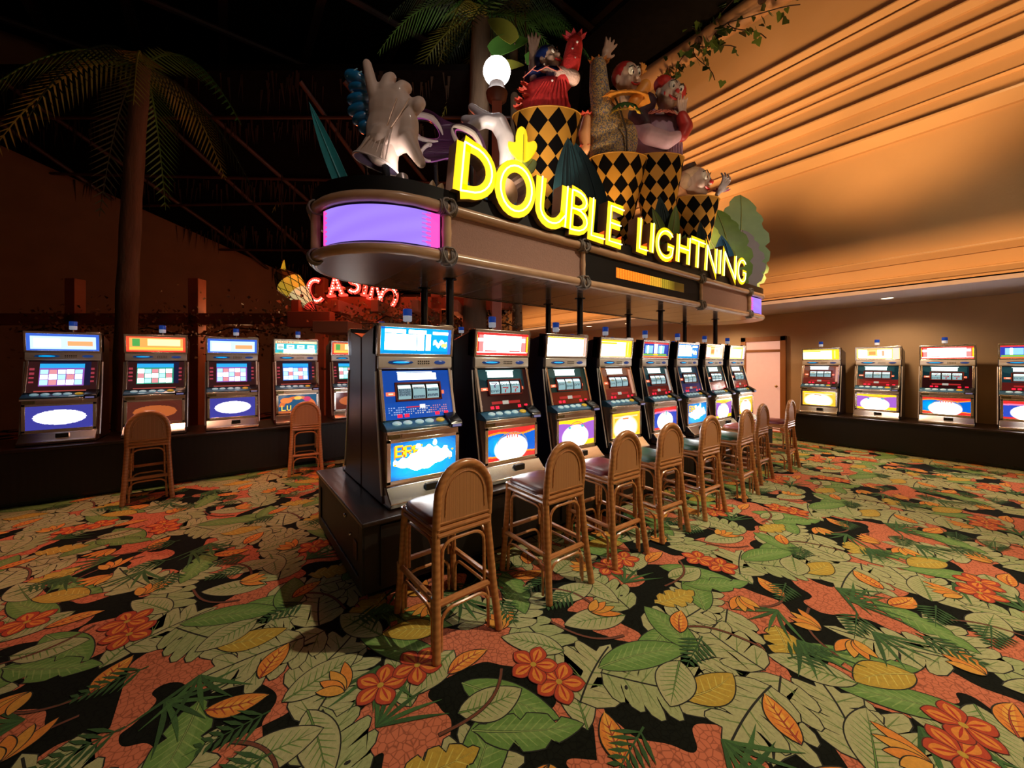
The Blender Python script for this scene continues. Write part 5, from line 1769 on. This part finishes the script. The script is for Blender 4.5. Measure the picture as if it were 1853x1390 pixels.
# mask
k = .00485     # 3.3 m away
mk = empty('carnival_mask', (1.50, 3.00, 3.56), YAW, 'purple carnival eye mask with white scroll trim', 'mask')
M_MASK = mat('mask_purple', (.055, .014, .050), .35, coat=.4, var=.2); M_TRIMC = mat('mask_trim', (.62, .54, .48), .4, coat=.3, var=.05)
def mpt(x, z, d=0.):       # curved face of the mask
    return v(x, .006 * (x - 10) ** 2 * .35 + d, z)
outline = [(-62, 30), (-52, 44), (-36, 48), (-14, 40), (6, 26), (26, 18), (48, 20), (66, 12), (78, -6), (84, -30), (72, -44), (54, -50), (30, -44), (10, -46), (-10, -50), (-28, -48), (-44, -30), (-58, -6)]
eyes = [((-25, 10), 30, 17, -36), ((50, -12), 28, 14, -40)]
cu_ = bpy.data.curves.new('mask_face', 'CURVE'); cu_.dimensions = '2D'; cu_.fill_mode = 'BOTH'; cu_.extrude = .012
def spl(pts):
    s_ = cu_.splines.new('POLY'); s_.points.add(len(pts) - 1); s_.use_cyclic_u = True
    for i, (x, z) in enumerate(pts): s_.points[i].co = (x * k, z * k, 0, 1)
def smooth_closed(P, m=6):
    out = []
    n_ = len(P)
    for i in range(n_):
        p0, p1, p2, p3 = [np.array(P[(i + q - 1) % n_], float) for q in range(4)]
        for j in range(m):
            t = j / m
            out.append(tuple(.5 * ((2*p1) + (-p0+p2)*t + (2*p0-5*p1+4*p2-p3)*t*t + (-p0+3*p1-3*p2+p3)*t**3)))
    return out
def eyepts(c, a, b, ang, sc=1., n_=28):
    A = math.radians(ang)
    out = []
    for i in range(n_):
        t = 2 * PI * i / n_
        x = a * sc * math.cos(t); z = b * sc * math.sin(t) * (1 - .25 * abs(math.cos(t)))
        out.append((c[0] + x * math.cos(A) - z * math.sin(A), c[1] + x * math.sin(A) + z * math.cos(A)))
    return out
spl(smooth_closed(outline))
for c_, a, b, an in eyes: spl(eyepts(c_, a, b, an))
co = bpy.data.objects.new('mask_tmp', cu_); COL.objects.link(co)
bpy.context.view_layer.update()
dg = bpy.context.evaluated_depsgraph_get()
me = bpy.data.meshes.new_from_object(co.evaluated_get(dg))
bpy.data.objects.remove(co)
me.materials.clear(); me.materials.append(M_MASK)
for vt in me.vertices:
    x, z, d = vt.co.x, vt.co.y, vt.co.z
    vt.co = (x, k * .0021 * (x / k - 10) ** 2 - d, z)
mo = bpy.data.objects.new('mask_face', me); COL.objects.link(mo); mo.parent = mk
def on(x, z, d=-.016): return (x * k, k * .0021 * (x - 10) ** 2 + d, z * k)
for c_, a, b, an in eyes:
    E1 = eyepts(c_, a, b, an, 1.22)
    MB().tube([on(*q) for q in E1[2:15]], [k * 4.6 * math.sin(PI * (i + .7) / 13.6) + .002 for i in range(13)], 8).build('brow_scroll', M_TRIMC, mk)
    MB().tube([on(*q) for q in E1[14:27]], [k * 3.8 * math.sin(PI * (i + .7) / 13.6) + .002 for i in range(13)], 8).build('lower_scroll', M_TRIMC, mk)
    E2 = eyepts(c_, a, b, an, 1.0)
    MB().tube([on(*q, d=-.004) for q in E2], k * 1.6, 6, True).build('eye_rim', mat('eye_rim_violet', (.55, .12, .55), .3, coat=.4), mk)
    MB().tube([on(*q, d=.02) for q in eyepts(c_, a * .98, b * .98, an, 1.0)], k * 1.2, 6, True).build('eye_inner', M_BLACK, mk)
cs_ = [(-16, -22), (-26, -24), (-33, -32), (-32, -42), (-24, -48), (-15, -48)]
MB().tube([on(*q) for q in smooth_closed(cs_ )[:30]], [k * (3.8 - .06 * i) for i in range(30)], 8).build('curl_scroll', M_TRIMC, mk)
MB().tube([on(x, z, -.006) for x, z in smooth_closed(outline)[54:96]], k * 1.3, 6).build('edge_piping', mat('edge_violet', (.40, .14, .42), .35), mk)
MB().tube([v(-10, 8, -30), v(-8, 12, -100), v(-6, 12, -164)], 4*k, 8).tube([v(56, 12, -30), v(56, 14, -100), v(56, 14, -164)], 4*k, 8).build('support_rods', M_BLACK, mk)

# ================================================================== sculpted leaves standing on the canopy
M_TEAL = mat('leaf_teal', (.03, .30, .34), .5, var=.25, scale=6, stretch=(4, 4, .6)); M_CYAN = mat('leaf_cyan', (.02, .50, .58), .5, var=.3, scale=6, stretch=(4, 4, .6))
M_DTEAL = mat('leaf_dark_teal', (.003, .034, .042), .65, var=.35, scale=8, stretch=(5, 5, .5)); M_BLUEL = mat('leaf_blue', (.03, .24, .55), .5, var=.3, scale=8, stretch=(5, 5, .5))
M_GRNL = mat('leaf_green', (.17, .31, .04), .5, var=.4, scale=5); M_GRN2 = mat('leaf_green_soft', (.24, .42, .19), .55, var=.35, scale=3); M_GREYL = mat('leaf_grey_violet', (.36, .33, .40), .6, var=.2, scale=3)
M_RIB = mat('leaf_rib', (.42, .44, .14), .5)
pt = lambda t: math.sin(PI * min(.999, .42 + .58 * t) ** 1.0) ** .9
ptb = lambda t: (math.sin(PI * (.10 + .90 * t) ** .75)) ** .8 if t < 1 else 0
def spear(x, y, L, W, tilt, m, label, prof=pt, bend=.05, group='sculpted leaves on the canopy', rib=None, zb=ZTOP - .006, rz=0., cat='leaf'):
    o_ = empty('sculpted_leaf', (x, y, zb), YAW + rz, label, cat, group)
    vs, fs = blade(L, W, bend, .25, 14, .012, 1., 0, prof)
    T = Euler((0, math.radians(tilt), 0)).to_matrix().to_4x4()
    MB().add(vs, fs, T=T)
    m_ = MB(); m_.add(vs, fs, T=T); m_.build('blade', m, o_)
    pts = [T @ Vector((0, bend * t * t * L - .004, L * t * (1 - .25 * abs(bend) * t))) for t in [i / 8 for i in range(9)]]
    MB().tube(pts, [.008 * (1 - .85 * i / 8) for i in range(9)], 6).build('midrib', rib or m, o_)
    if W > .15:
        for sx in (-.55, -.28, .28, .55):
            q = [T @ Vector((sx * prof(t) * W / 2, bend * t * t * L - .25 * abs(sx) * prof(t) * W / 2 - .003, L * t * (1 - .25 * abs(bend) * t))) for t in [i / 10 for i in range(10)]]
            MB().tube(q, [.0075 * (1 - .6 * i / 9) for i in range(10)], 5).build('rib', m, o_)
    return o_
spear(.672, 2.80, .70, .105, -23, M_TEAL, 'tall thin teal spike leaf at the left end of the canopy')
spear(.945, 2.74, .165, .13, -8, M_CYAN, 'short bright cyan leaf tip below the giant glove')
spear(1.60, 2.66, .52, .16, -16, M_BLUEL, 'blue spike leaf between the letters D and O')
spear(1.74, 2.72, .34, .2, 6, M_BLUEL, 'short blue leaf seen through the letter O')
spear(2.02, 2.60, .2, .18, 4, M_BLUEL, 'low blue leaf between the letters O and U')
spear(2.66, 2.52, 1.0, .36, -2, M_DTEAL, 'broad dark teal leaf behind the letters U and B', ptb)
spear(3.00, 2.60, 1.12, .46, -7, M_DTEAL, 'tallest dark teal leaf behind the letters B and L', ptb)
spear(4.40, 2.60, .92, .30, -2, M_DTEAL, 'dark teal leaf behind the light green fronds', ptb)
spear(4.62, 2.56, .52, .24, 3, M_DTEAL, 'low dark teal leaf behind the letter H', ptb)
spear(5.28, 2.55, .78, .22, 0, M_DTEAL, 'slim dark teal leaf in front of the short pot', ptb)
spear(5.86, 2.52, .70, .34, 0, M_BLUEL, 'blue spear leaf behind the last letters', ptb)
# fronds of fresh green
def frond(x, y, zb, leaves, m, label, rz=0.):
    o_ = empty('leaf_cluster', (x, y, zb), YAW + rz, label, 'leaf', 'sculpted leaves on the canopy')
    for (lx, lz, L, W, t, b) in leaves:
        vs, fs = blade(L, W, b, .3, 10, .012, 1., 0, ptb)
        T = Matrix.Translation((lx, 0, lz)) @ Euler((0, math.radians(t), 0)).to_matrix().to_4x4()
        m_ = MB(); m_.add(vs, fs, T=T); l_ = m_.build('leaflet', m, o_)
        MB().tube([T @ Vector((0, b * q * q * L - .006, L * q * .97)) for q in (0, .3, .6, .95)], [.008, .007, .005, .002], 6).build('midrib', M_RIB, l_)
    return o_
frond(4.32, 2.52, 2.77, [(0, .02, .50, .15, -10, .1), (.05, .22, .55, .15, 10, .1), (-.04, .30, .42, .13, -16, .08), (.10, .02, .40, .14, 24, .1)], M_GRNL, 'light green leafy frond behind the letters G and H')
frond(4.98, 2.54, 2.77, [(0, 0, .42, .26, -48, .2), (.02, 0, .40, .24, 30, .2)], mat('leaf_olive', (.06, .12, .02), .5, var=.4), 'drooping olive leaves below the short pot')
# banana leaves at the right end
def banana(x, y, zb, L, W, tilt, bend, m, label, rz=0., stalk=0.):
    o_ = empty('banana_leaf', (x, y, zb), YAW + rz, label, 'leaf', 'banana leaves at the right end of the canopy')
    n_ = 22
    def pr_(t):
        base = (math.sin(PI * (.06 + .94 * t) ** .8)) ** .6 if t < 1 else 0
        return base * (1 - .16 * (int(t * n_) % 4 == 2))
    vs, fs = blade(L, W, bend, .22, n_, .012, 1., .02, pr_)
    T = Matrix.Translation((0, 0, stalk)) @ Euler((0, math.radians(tilt), 0)).to_matrix().to_4x4()
    m_ = MB(); m_.add(vs, fs, T=T); m_.build('blade', m, o_)
    MB().tube([T @ Vector((0, bend * q * q * L - .008, L * q * (1 - .25 * abs(bend) * q))) for q in [i / 8 for i in range(9)]], [.017 * (1 - .85 * i / 8) for i in range(9)], 6).build('midrib', M_RIB, o_)
    if stalk:
        MB().tube([(0, 0, 0), (0, 0, stalk)], .02, 8).build('stalk', M_RIB, o_)
banana(6.45, 2.62, 2.77, 1.30, .46, -24, .10, mat('leaf_lime', (.33, .43, .07), .5, var=.35, scale=4), 'yellow-green banana leaf leaning left at the end of the letters')
banana(6.60, 2.66, 2.77, 1.55, .65, -4, .25, M_GRNL, 'torn green banana leaf standing upright near the last pot')
banana(6.85, 2.80, 2.77, 1.95, .95, 12, .20, M_GRN2, 'large soft green banana leaf at the right end')
banana(6.80, 2.62, 2.77, 1.05, .65, 4, .1, M_GREYL, 'grey violet banana leaf low at the right end')
banana(7.15, 2.84, 2.77, 1.2, .6, 30, .2, M_GRN2, 'soft green banana leaf leaning right over the canopy end')
# lit lily above the letter O
ly = empty('lily_ornament', (2.03, 2.50, 2.77), YAW, 'yellow lily ornament on a pale stem above the letter O', 'ornament')
M_LILY = mat('lily_yellow', (.8, .62, .03), .5, var=.05, emit=(1, .70, .0), es=.9); M_LILYG = mat('lily_green', (.30, .40, .12), .5, var=.3)
k = .0046
def lobe(pts, y0, y1): return [(x * k, z * k) for x, z in pts], y0, y1
for nm, m_, pts, y0 in (('upper_petals', M_LILY, [(0, 22), (-12, 27), (-25, 43), (-27, 57), (-14, 56), (-13, 66), (-10, 78), (-2, 84), (6, 77), (9, 65), (10, 56), (22, 58), (27, 48), (20, 34), (10, 24)], 0),
                        ('lower_petals', M_LILYG, [(2, -2), (-10, 8), (-20, 22), (-12, 30), (2, 28), (12, 30), (26, 24), (22, 8), (12, 0)], .02)):
    P3 = smooth_closed(pts, 4)
    MB().prism([(x * k, (z * 1.05 + 88) * k) for x, z in P3], y0, y0 + .025, 'y').build(nm, m_, ly, True, .005)
for a, b_ in (((0, 88), (2, 160)), ((0, 90), (-14, 112)), ((2, 90), (18, 112))):
    MB().tube([(a[0] * k, -.004, a[1] * k), (b_[0] * k, -.004, b_[1] * k)], .0035, 6).build('vein', mat('lily_vein', (.35, .28, .05), .5), ly)
MB().tube([(0, .02, 0), (.004, .02, 45 * k), (0, .02, 92 * k)], [.018, .014, .010], 8).build('stem', mat('lily_stem', (.6, .5, .35), .5), ly)
# small shell-like ornament beside the letter D
sh = empty('crown_ornament', (1.20, 2.52, 2.77), YAW, 'small pale gold pointed ornament beside the letter D', 'ornament')
for i, x in enumerate((-.045, 0, .05)):
    vs, fs = blade(.10 + .02 * (i == 1), .06, .1, .4, 8, .008, 1., 0, ptb)
    m_ = MB(); m_.add(vs, fs, T=TR((x, 0, 0), 0, -12 + 12 * i)); m_.build('point', mat('pale_gold', (.75, .50, .25), .4, coat=.2), sh)

# ================================================================== globe lamp post behind the canopy
lp = empty('lamp_post', (3.75, 5.33, 0), YAW, 'lamp post with a round white glass globe behind the white hand', 'lamp')
MB().box(-.082, .082, -.082, .082, .0, 6.05).build('pole', mat('post_red_brown', (.50, .15, .10), .5, var=.2, scale=3), lp, False, .01)
MB().box(-.13, .13, -.13, .13, 0, .25).build('foot', mat('post_red_brown', (.26, .065, .04), .5), lp, False, .01)
MB().lathe([(.09, 6.05), (.17, 6.12), (.19, 6.22), (.14, 6.30), (.13, 6.38)], 20).build('collar', mat('lamp_collar', (.10, .03, .015), .5), lp)
gl = MB().ell((0, 0, 6.60), (.235, .235, .215), 28, 18).build('globe', mat('globe_glass', (.95, .95, .95), .3, emit=(1, .95, .90), es=11), lp)
for a in (0, 60, 120):
    MB().tube([(.240 * math.cos(math.radians(a)) * math.sin(t), .240 * math.sin(math.radians(a)) * math.sin(t), 6.60 + .220 * math.cos(t)) for t in [2 * PI * i / 32 for i in range(32)]], .003, 5, True).build('globe_rib', mat('globe_rib', (.5, .45, .45), .4), lp)
# ================================================================== the background
RT = Vector((.794, -.608, 0)); FW = Vector((.608, .794, 0))
M_BEAM = mat('beam_red_brown', (.30, .075, .03), .6, var=.25, scale=4, stretch=(.3, 1, 1))
# pergola behind the rear bank
pg_o = RT * -3.0 + FW * 8.2
pg = empty('pergola', (pg_o.x, pg_o.y, 0), YAW, 'red-brown timber pergola behind the rear bank of machines', 'pergola')
def pbeam(name, x0, x1, y0, y1, z0, z1): return MB().box(x0, x1, y0, y1, z0, z1).build(name, M_BEAM, pg, False, .01)
pbeam('beam', -1.3, 3.2, -.10, .10, 2.72, 2.98)
pbeam('beam', -7.5, -1.0, -.9, -.7, 2.30, 2.52)
for x in (-1.15, 1.35, 3.1):
    pbeam('post', x - .10, x + .10, -.1, .1, 0, 3.4)
for x in (-5.6, -3.2):
    pbeam('post', x - .10, x + .10, -.9, -.7, 0, 3.2)
for i in range(6):
    pbeam('cross_beam', -1.0 + i * .72, -.86 + i * .72, -1.4, .9, 2.48, 2.70)
pbeam('brace', -.95, -.2, -1.6, -1.4, 2.18, 2.46)
pbeam('bracket', -.35, .25, -1.9, -1.3, 2.06, 2.26)

# CASINO neon arch
cs = empty('neon_sign', tuple(RT * -3.85 + FW * 8.05)[:2] + (0,), YAW, 'red neon letters reading CASINO in an arch under the canopy edge', 'sign')
M_CRED = mat('neon_red_face', (.6, .03, .02), .5, emit=(1, .05, .03), es=2.2); M_CSIDE = mat('neon_red_side', (.2, .01, .01), .5)
M_BULB = mat('bulb_pale', (1, .8, .7), .4, emit=(1, .55, .42), es=3.5)
kk = 8.05 / 680
LTR = [('C', 572, 527, -10, 38), ('A', 608, 518, -4, 34), ('S', 641, 513, 3, 32), ('I', 664, 518, 9, 34), ('N', 684, 526, 14, 36), ('O', 702, 540, 22, 38)]
for ch, px, py, rot, hp in LTR:
    st, w_ = glyph(ch)
    mb = MB(); bl = MB()
    x = (px - 601) * kk; z = 1.55 + (657 - py) * kk
    hgt = hp * kk
    T = TR((x, 0, z), 0, rot, 0) @ Matrix.Translation((-w_ * hgt * .36, 0, -hgt / 2))
    for pts, closed in st:
        P2 = [(a * hgt * .8, b * hgt) for a, b in pts]
        ribbon(mb, P2, .105, -.05, .05, bool(closed), 0., 0, 1, T)
        tot = 0
        for i in range(len(P2) - (0 if closed else 1)):
            a = Vector(P2[i]); b = Vector(P2[(i + 1) % len(P2)])
            m_ = max(1, int((b - a).length / .06))
            for j in range(m_):
                q = a + (b - a) * ((j + .5) / m_)
                bl.ell((q.x, -.062, q.y), .018, 6, 4, T=T)
        if ch in 'AIN' and not closed:
            for e_ in (P2[0], P2[-1]):
                mb.box(e_[0] - .08, e_[0] + .08, -.05, .05, e_[1] - .02, e_[1] + .02, 0, T=T)
    L_ = mb.build('letter', [M_CRED, M_CSIDE], cs, False)
    b_ = bl.build('bulbs', M_BULB, L_); b_['kind'] = 'stuff'
MB().tube([((px - 601) * kk, .09, 1.55 + (657 - py - 4) * kk) for _, px, py, _, _ in LTR], .03, 8).build('arch_bar', M_RAFT, cs)
for px in (612, 690):
    MB().tube([((px - 601) * kk, .09, 2.9), ((px - 601) * kk, .09, 3.2)], .03, 8).build('strut', M_RAFT, cs)

# net-covered coloured cone hanging by the neon sign
nc_o = RT * -4.05 + FW * 7.0
nc = empty('net_basket', (nc_o.x, nc_o.y, 2.93), YAW, 'net-covered cone lantern in yellow, white and red beside the neon sign', 'lantern')
T = TR((0, 0, 0), 0, -50)
cols = [((.0, -.62), (.10, -.40), mat('cone_red', (.5, .02, .02), .5, emit=(1, .05, .03), es=.7)), ((.10, -.40), (.19, -.10), mat('cone_cream', (.7, .6, .35), .5, emit=(1, .75, .35), es=.55)), ((.19, -.10), (.23, .15), mat('cone_yellow', (.6, .42, .05), .5, emit=(1, .6, .05), es=.35)), ((.23, .15), (.10, .42), mat('cone_olive', (.20, .14, .03), .6))]
for a, b, m_ in cols:
    MB().lathe([(max(a[0], .004), a[1]), (b[0], b[1])], 18, T=TR((0, 0, 0), 0, -42), caps=False).build('cone_band', m_, nc)
mb = MB()
for i in range(10):
    for s in (-1, 1):
        pts = []
        for j in range(9):
            zz = -.6 + j * .125
            r = np.interp(zz, [-.62, -.4, -.1, .15, .42], [.0, .10, .19, .23, .10]) + .012
            a = 2 * PI * i / 10 + s * j * .28
            pts.append((r * math.cos(a), r * math.sin(a), zz))
        mb.tube(pts, .006, 5, T=TR((0, 0, 0), 0, -42))
mb.build('net', M_BLACK, nc)
vs, fs = blade(.42, .10, .05, .3, 10, .008, 1., 0, ptb)
mb = MB(); mb.add(vs, fs, T=TR((-.18, -.05, .12))); mb.build('yellow_plume', mat('plume_yellow', (.6, .42, .03), .5, emit=(1, .62, .03), es=.35), nc)
MB().tube([(0, 0, .0), (-.3, .1, .6), (-.3, .1, 2.2)], .01, 6).build('hanging_cord', M_BLACK, nc)

# sloping thatched roof at upper left with its poles
tr_o = RT * -6.0 + FW * 10.6
th = empty('thatched_roof', (tr_o.x, tr_o.y, 0), YAW, 'dark thatched hut roof with reddish poles behind the left canopy end', 'roof')
def sl(x, y, up=0.): return (x, y, 3.1 + (3.6 - y) * .62 + up)
mb = MB()
mb.add([sl(-11, -3.2), sl(7.4, -3.2), sl(7.4, 3.3), sl(-11, 3.3), sl(-11, -3.2, .12), sl(7.4, -3.2, .12), sl(7.4, 3.3, .12), sl(-11, 3.3, .12)], [(0, 1, 2, 3), (4, 7, 6, 5), (0, 4, 5, 1), (1, 5, 6, 2), (2, 6, 7, 3), (3, 7, 4, 0)])
mb.build('thatch', M_DARK, th, False)
M_POLE = mat('hut_pole', (.050, .014, .007), .55, var=.7, scale=4)
for i in range(10):
    x = -9 + i * 1.75
    MB().tube([sl(x - 1.9 + .5 * math.sin(i * 3), -3.1, -.08), sl(x, .4, -.08), sl(x + .9 + .4 * math.sin(i * 5), 3.5, -.08)], .05, 8).build('rafter_pole', M_POLE, th)
for i in range(7):
    y = -2.6 + i * 1.0
    MB().tube([sl(-10.8, y, -.17 + .08 * math.sin(i)), sl(7.2, y + .4 * math.sin(i * 2.2), -.17)], .035, 8).build('batten', M_POLE, th)
rs = random.Random(5)
mb = MB()
for i in range(1500):
    x = rs.uniform(-8.8, 5.3); y = rs.choice([3.5, 2.4, 1.2, 0., -1.2, -2.4, -3.1]) + rs.uniform(-.15, .15)
    p = Vector(sl(x, y, -.05)); L = rs.uniform(.25, .6)
    d = Vector((rs.uniform(-.12, .12), rs.uniform(-.1, .1), -1)) * L
    w_ = Vector((rs.uniform(.012, .03), 0, 0))
    mb.add([p - w_, p + w_, p + d], [(0, 1, 2)])
fr_ = mb.build('thatch_fringe', mat('thatch_straw', (.055, .026, .010), .9, var=.6, scale=3), th, False)
fr_['kind'] = 'stuff'

# hanging vines of small leaves along the pergola
def leafy(name, pts_fn, n, m, parent, size, seed):
    r = random.Random(seed); mb = MB()
    for i in range(n):
        c = Vector(pts_fn(r)); s = size * r.uniform(.6, 1.3)
        R_ = rotm(r.uniform(-70, 70), r.uniform(-70, 70), r.uniform(0, 360))
        q = [Vector((0, 0, 0)), Vector((s * .4, s * .1, s * .45)), Vector((0, -s * .08, s)), Vector((-s * .4, s * .1, s * .45))]
        mb.add([c + R_ @ a for a in q], [(0, 1, 2, 3)])
    o = mb.build(name, m, parent, False); o['kind'] = 'stuff'
    return o
M_VINE = mat('vine_leaf', (.16, .07, .02), .5, var=.7, scale=2); M_VINEG = mat('vine_leaf_green', (.05, .09, .02), .5, var=.6, scale=2)
for k_, (x0, x1, zc, dz, yc, n_, lb) in enumerate(((-1.5, 1.2, 2.35, .22, -1.2, 700, 'leafy vine hanging behind the brown end machine'), (.5, 3.2, 2.30, .25, -.6, 700, 'leafy vine hanging behind the second candle light'), (-6.5, -1.4, 2.16, .22, -.95, 1100, 'leafy vine draped over the left pergola beam'), (1.5, 2.7, 2.5, .3, .3, 500, 'leafy vine above the red-topped machine'))):
    o_ = empty('hanging_vine', (pg_o.x, pg_o.y, 0), YAW, lb, 'plant', 'vines on the pergola')
    leafy('foliage', lambda r: (r.uniform(x0, x1), yc + r.gauss(0, .18), zc + r.gauss(0, dz) * (1 if r.random() < .8 else 1.8)), n_, M_VINE if k_ != 3 else M_VINEG, o_, .075, 40 + k_)
    MB().tube([(x0 + (x1 - x0) * i / 10, yc + .1 * math.sin(i * 2), zc + .08 * math.sin(i * 1.7)) for i in range(11)], .014, 6).build('stem', M_RAFT, o_)

# palms with drooping fronds
M_TRUNK = mat('palm_trunk', (.12, .070, .038), .85, var=.6, scale=8, stretch=(1, 1, .25), bump=1, bscale=25)
M_FR = [mat('palm_frond_green', (.07, .20, .03), .5, var=.5, scale=3), mat('palm_frond_dark', (.012, .030, .008), .6, var=.5, scale=3), mat('palm_frond_gold', (.24, .24, .03), .5, var=.5, scale=3)]
def palm(rx, fd, zt, r, lean, nf, label, seed, fl=2.4):
    o_ = RT * rx + FW * fd
    e = empty('palm_tree', (o_.x, o_.y, 0), YAW, label, 'tree', 'palms behind the canopy')
    pts = [(lean * (i / 12) ** 2, 0, zt * i / 12) for i in range(13)]
    MB().tube(pts, [r * (1.25 - .35 * i / 12) * (1.06 if i % 2 else .97) for i in range(13)], 12).build('trunk', M_TRUNK, e)
    R_ = random.Random(seed)
    for i in range(nf):
        a = 2 * PI * i / nf + R_.uniform(-.2, .2); up = R_.uniform(.0, .75); L = fl * R_.uniform(.8, 1.15)
        mb = MB()
        sp = []
        for j in range(11):
            t = j / 10
            rad = L * t * .85; z = L * (up * t - 1.05 * t * t)
            sp.append(Vector((lean + math.cos(a) * rad, math.sin(a) * rad, zt + z)))
        mb.tube(sp, [.022 * (1 - .8 * j / 10) for j in range(11)], 6)
        side = Vector((-math.sin(a), math.cos(a), 0))
        for j in range(1, 30):
            t = j / 30; q = t * 10; i0 = min(int(q), 9); c = sp[i0].lerp(sp[i0 + 1], q - i0)
            tl = (sp[i0 + 1] - sp[i0]).normalized()
            l = .55 * fl / 2.4 * math.sin(PI * (.12 + .86 * t)) + .05
            for s in (-1, 1):
                d = (side * s * .8 + tl * .55 + Vector((0, 0, -.45))).normalized() * l
                w_ = tl * .020
                mb.add([c - w_, c + w_, c + d * .6 + w_ * .7, c + d, c + d * .6 - w_ * .7], [(0, 1, 2, 3, 4)])
        mb.build('frond', M_FR[i % 3], e, False)
    return e
palm(-.75, 7.4, 8.3, .20, .15, 11, 'thick palm trunk left of the globe lamp', 3, 2.2)
palm(.12, 7.8, 8.6, .09, -.1, 10, 'slim palm right of the globe lamp', 8, 2.0)
palm(-3.9, 10.2, 8.0, .14, -.3, 10, 'dark palm above the giant glove', 12, 2.3)
palm(-6.6, 6.4, 6.6, .13, .3, 9, 'dark palm at the far left', 14, 2.2)
# broad leaves lit by the globe
for i, (rx, z, L, W, t, m_, lb) in enumerate(((-.40, 7.25, .9, .36, 60, M_FR[0], 'broad green leaf glowing above the globe lamp'), (.05, 7.45, .85, .34, -40, M_FR[2], 'broad yellow-green leaf right of the lamp top'), (.25, 7.1, .8, .3, 75, M_FR[0], 'broad dark green leaf above the blue cap'), (-.30, 6.95, .6, .2, 70, M_FR[2], 'small lit leaf just over the globe lamp'))):
    o_ = RT * rx + FW * 6.9
    e = empty('broad_leaf', (o_.x, o_.y, z), YAW, lb, 'leaf', 'broad leaves around the globe lamp')
    vs, fs = blade(L, W, .25, .25, 12, .01, 1., 0, ptb)
    mb = MB(); mb.add(vs, fs, T=TR((0, 0, 0), 0, t)); mb.build('blade', m_, e)
    MB().tube([(0, .05, 0), (.02, .3, .5), (0, .5, 1.6)], .012, 6).build('stalk', M_TRUNK, e)

# log beam with ivy in front of the orange wall
lg = empty('log_beam', (7.2, 0, 7.62), 0, 'thick round log beam running up to the right below the dark ceiling', 'beam')
M_LOG = mat('log_wood', (.36, .19, .085), .6, var=.35, scale=3, stretch=(2, .3, 2), bump=.4)
rs = random.Random(9)
pts = [(.03 * math.sin(i * .9), -4.5 + i * .75, .03 * math.cos(i * 1.3)) for i in range(25)]
MB().tube(pts, [.205 + .02 * math.sin(i * 1.7) for i in range(25)], 18).build('log', M_LOG, lg)
for y, an in ((3.45, 200), (4.55, 215), (5.2, 190), (2.4, 205)):
    a = math.radians(an)
    MB().tube([(.19 * math.cos(a), y, .19 * math.sin(a)), (.235 * math.cos(a), y, .235 * math.sin(a))], [.075, .055], 12).build('branch_stub', mat('stub_dark', (.05, .02, .01), .8), lg)
M_IVY = [mat('ivy_leaf', (.030, .060, .012), .45, var=.5, scale=9), mat('ivy_leaf_light', (.08, .13, .02), .45, var=.5, scale=9)]
ivyP = [(0, 0), (.35, -.15), (.62, .12), (.42, .38), (.30, .62), (0, 1.0), (-.30, .62), (-.42, .38), (-.62, .12), (-.35, -.15)]
LEAFM = []
for m_ in M_IVY:
    mb = MB()
    mb.prism([(x * .1, z * .1) for x, z in ivyP], 0, .003, 'y')
    LEAFM.append(mb.build('leaf', m_, None, False, link=False))
def ivy(y0, x0, drops, label, seed, zr=.0):
    r = random.Random(seed)
    e = empty('ivy_vine', (7.2, y0, 7.55 + zr), 0, label, 'plant', 'ivy on the log beam')
    for (dx, dy, dz, n_) in drops:
        P_ = [Vector((-.15 + dx * t, dy * t + .08 * math.sin(t * 5), dz * t ** 1.3)) for t in [i / 8 for i in range(9)]]
        MB().tube(P_, .008, 5).build('stem', M_RAFT, e)
        for i in range(n_):
            t = r.random(); q = t * 8; k0 = min(int(q), 7)
            c = P_[k0].lerp(P_[k0 + 1], q - k0) + Vector((r.uniform(-.1, .1), r.uniform(-.12, .12), r.uniform(-.1, .1)))
            l = LEAFM[0 if r.random() < .72 else 1].copy(); COL.objects.link(l); l.parent = e
            l.location = c; l.rotation_euler = (r.uniform(-.6, .6) + PI, r.uniform(-.7, .7), r.uniform(-1.3, .3)); s = r.uniform(.75, 1.4); l.scale = (s, s, s)
    return e
ivy(2.95, 0, [(-.1, -.55, -.75, 16), (-.15, .35, -.35, 10), (-.1, -1.0, -.55, 16)], 'ivy trailing down at the upper right end of the log', 1)
ivy(3.55, 0, [(-.1, -.35, -.95, 14), (-.1, .5, -.55, 12), (-.1, -.7, -.6, 14)], 'ivy hanging from the middle of the log', 2)
ivy(4.0, 0, [(-.1, -.2, -1.0, 12), (-.1, .2, -1.3, 10)], 'ivy hanging beside the red-haired figure', 3)
ivy(3.2, 0, [(-.05, -.5, .25, 16), (-.05, .5, .2, 14)], 'ivy clump lying on top of the log', 4, .15)

# only the large emitters are sampled as lights; the small ones are still seen and reflected
for m_ in bpy.data.materials:
    m_.cycles.emission_sampling = 'FRONT' if m_.name in ('letter_face_yellow', 'lit_display', 'globe_glass') else 'NONE'
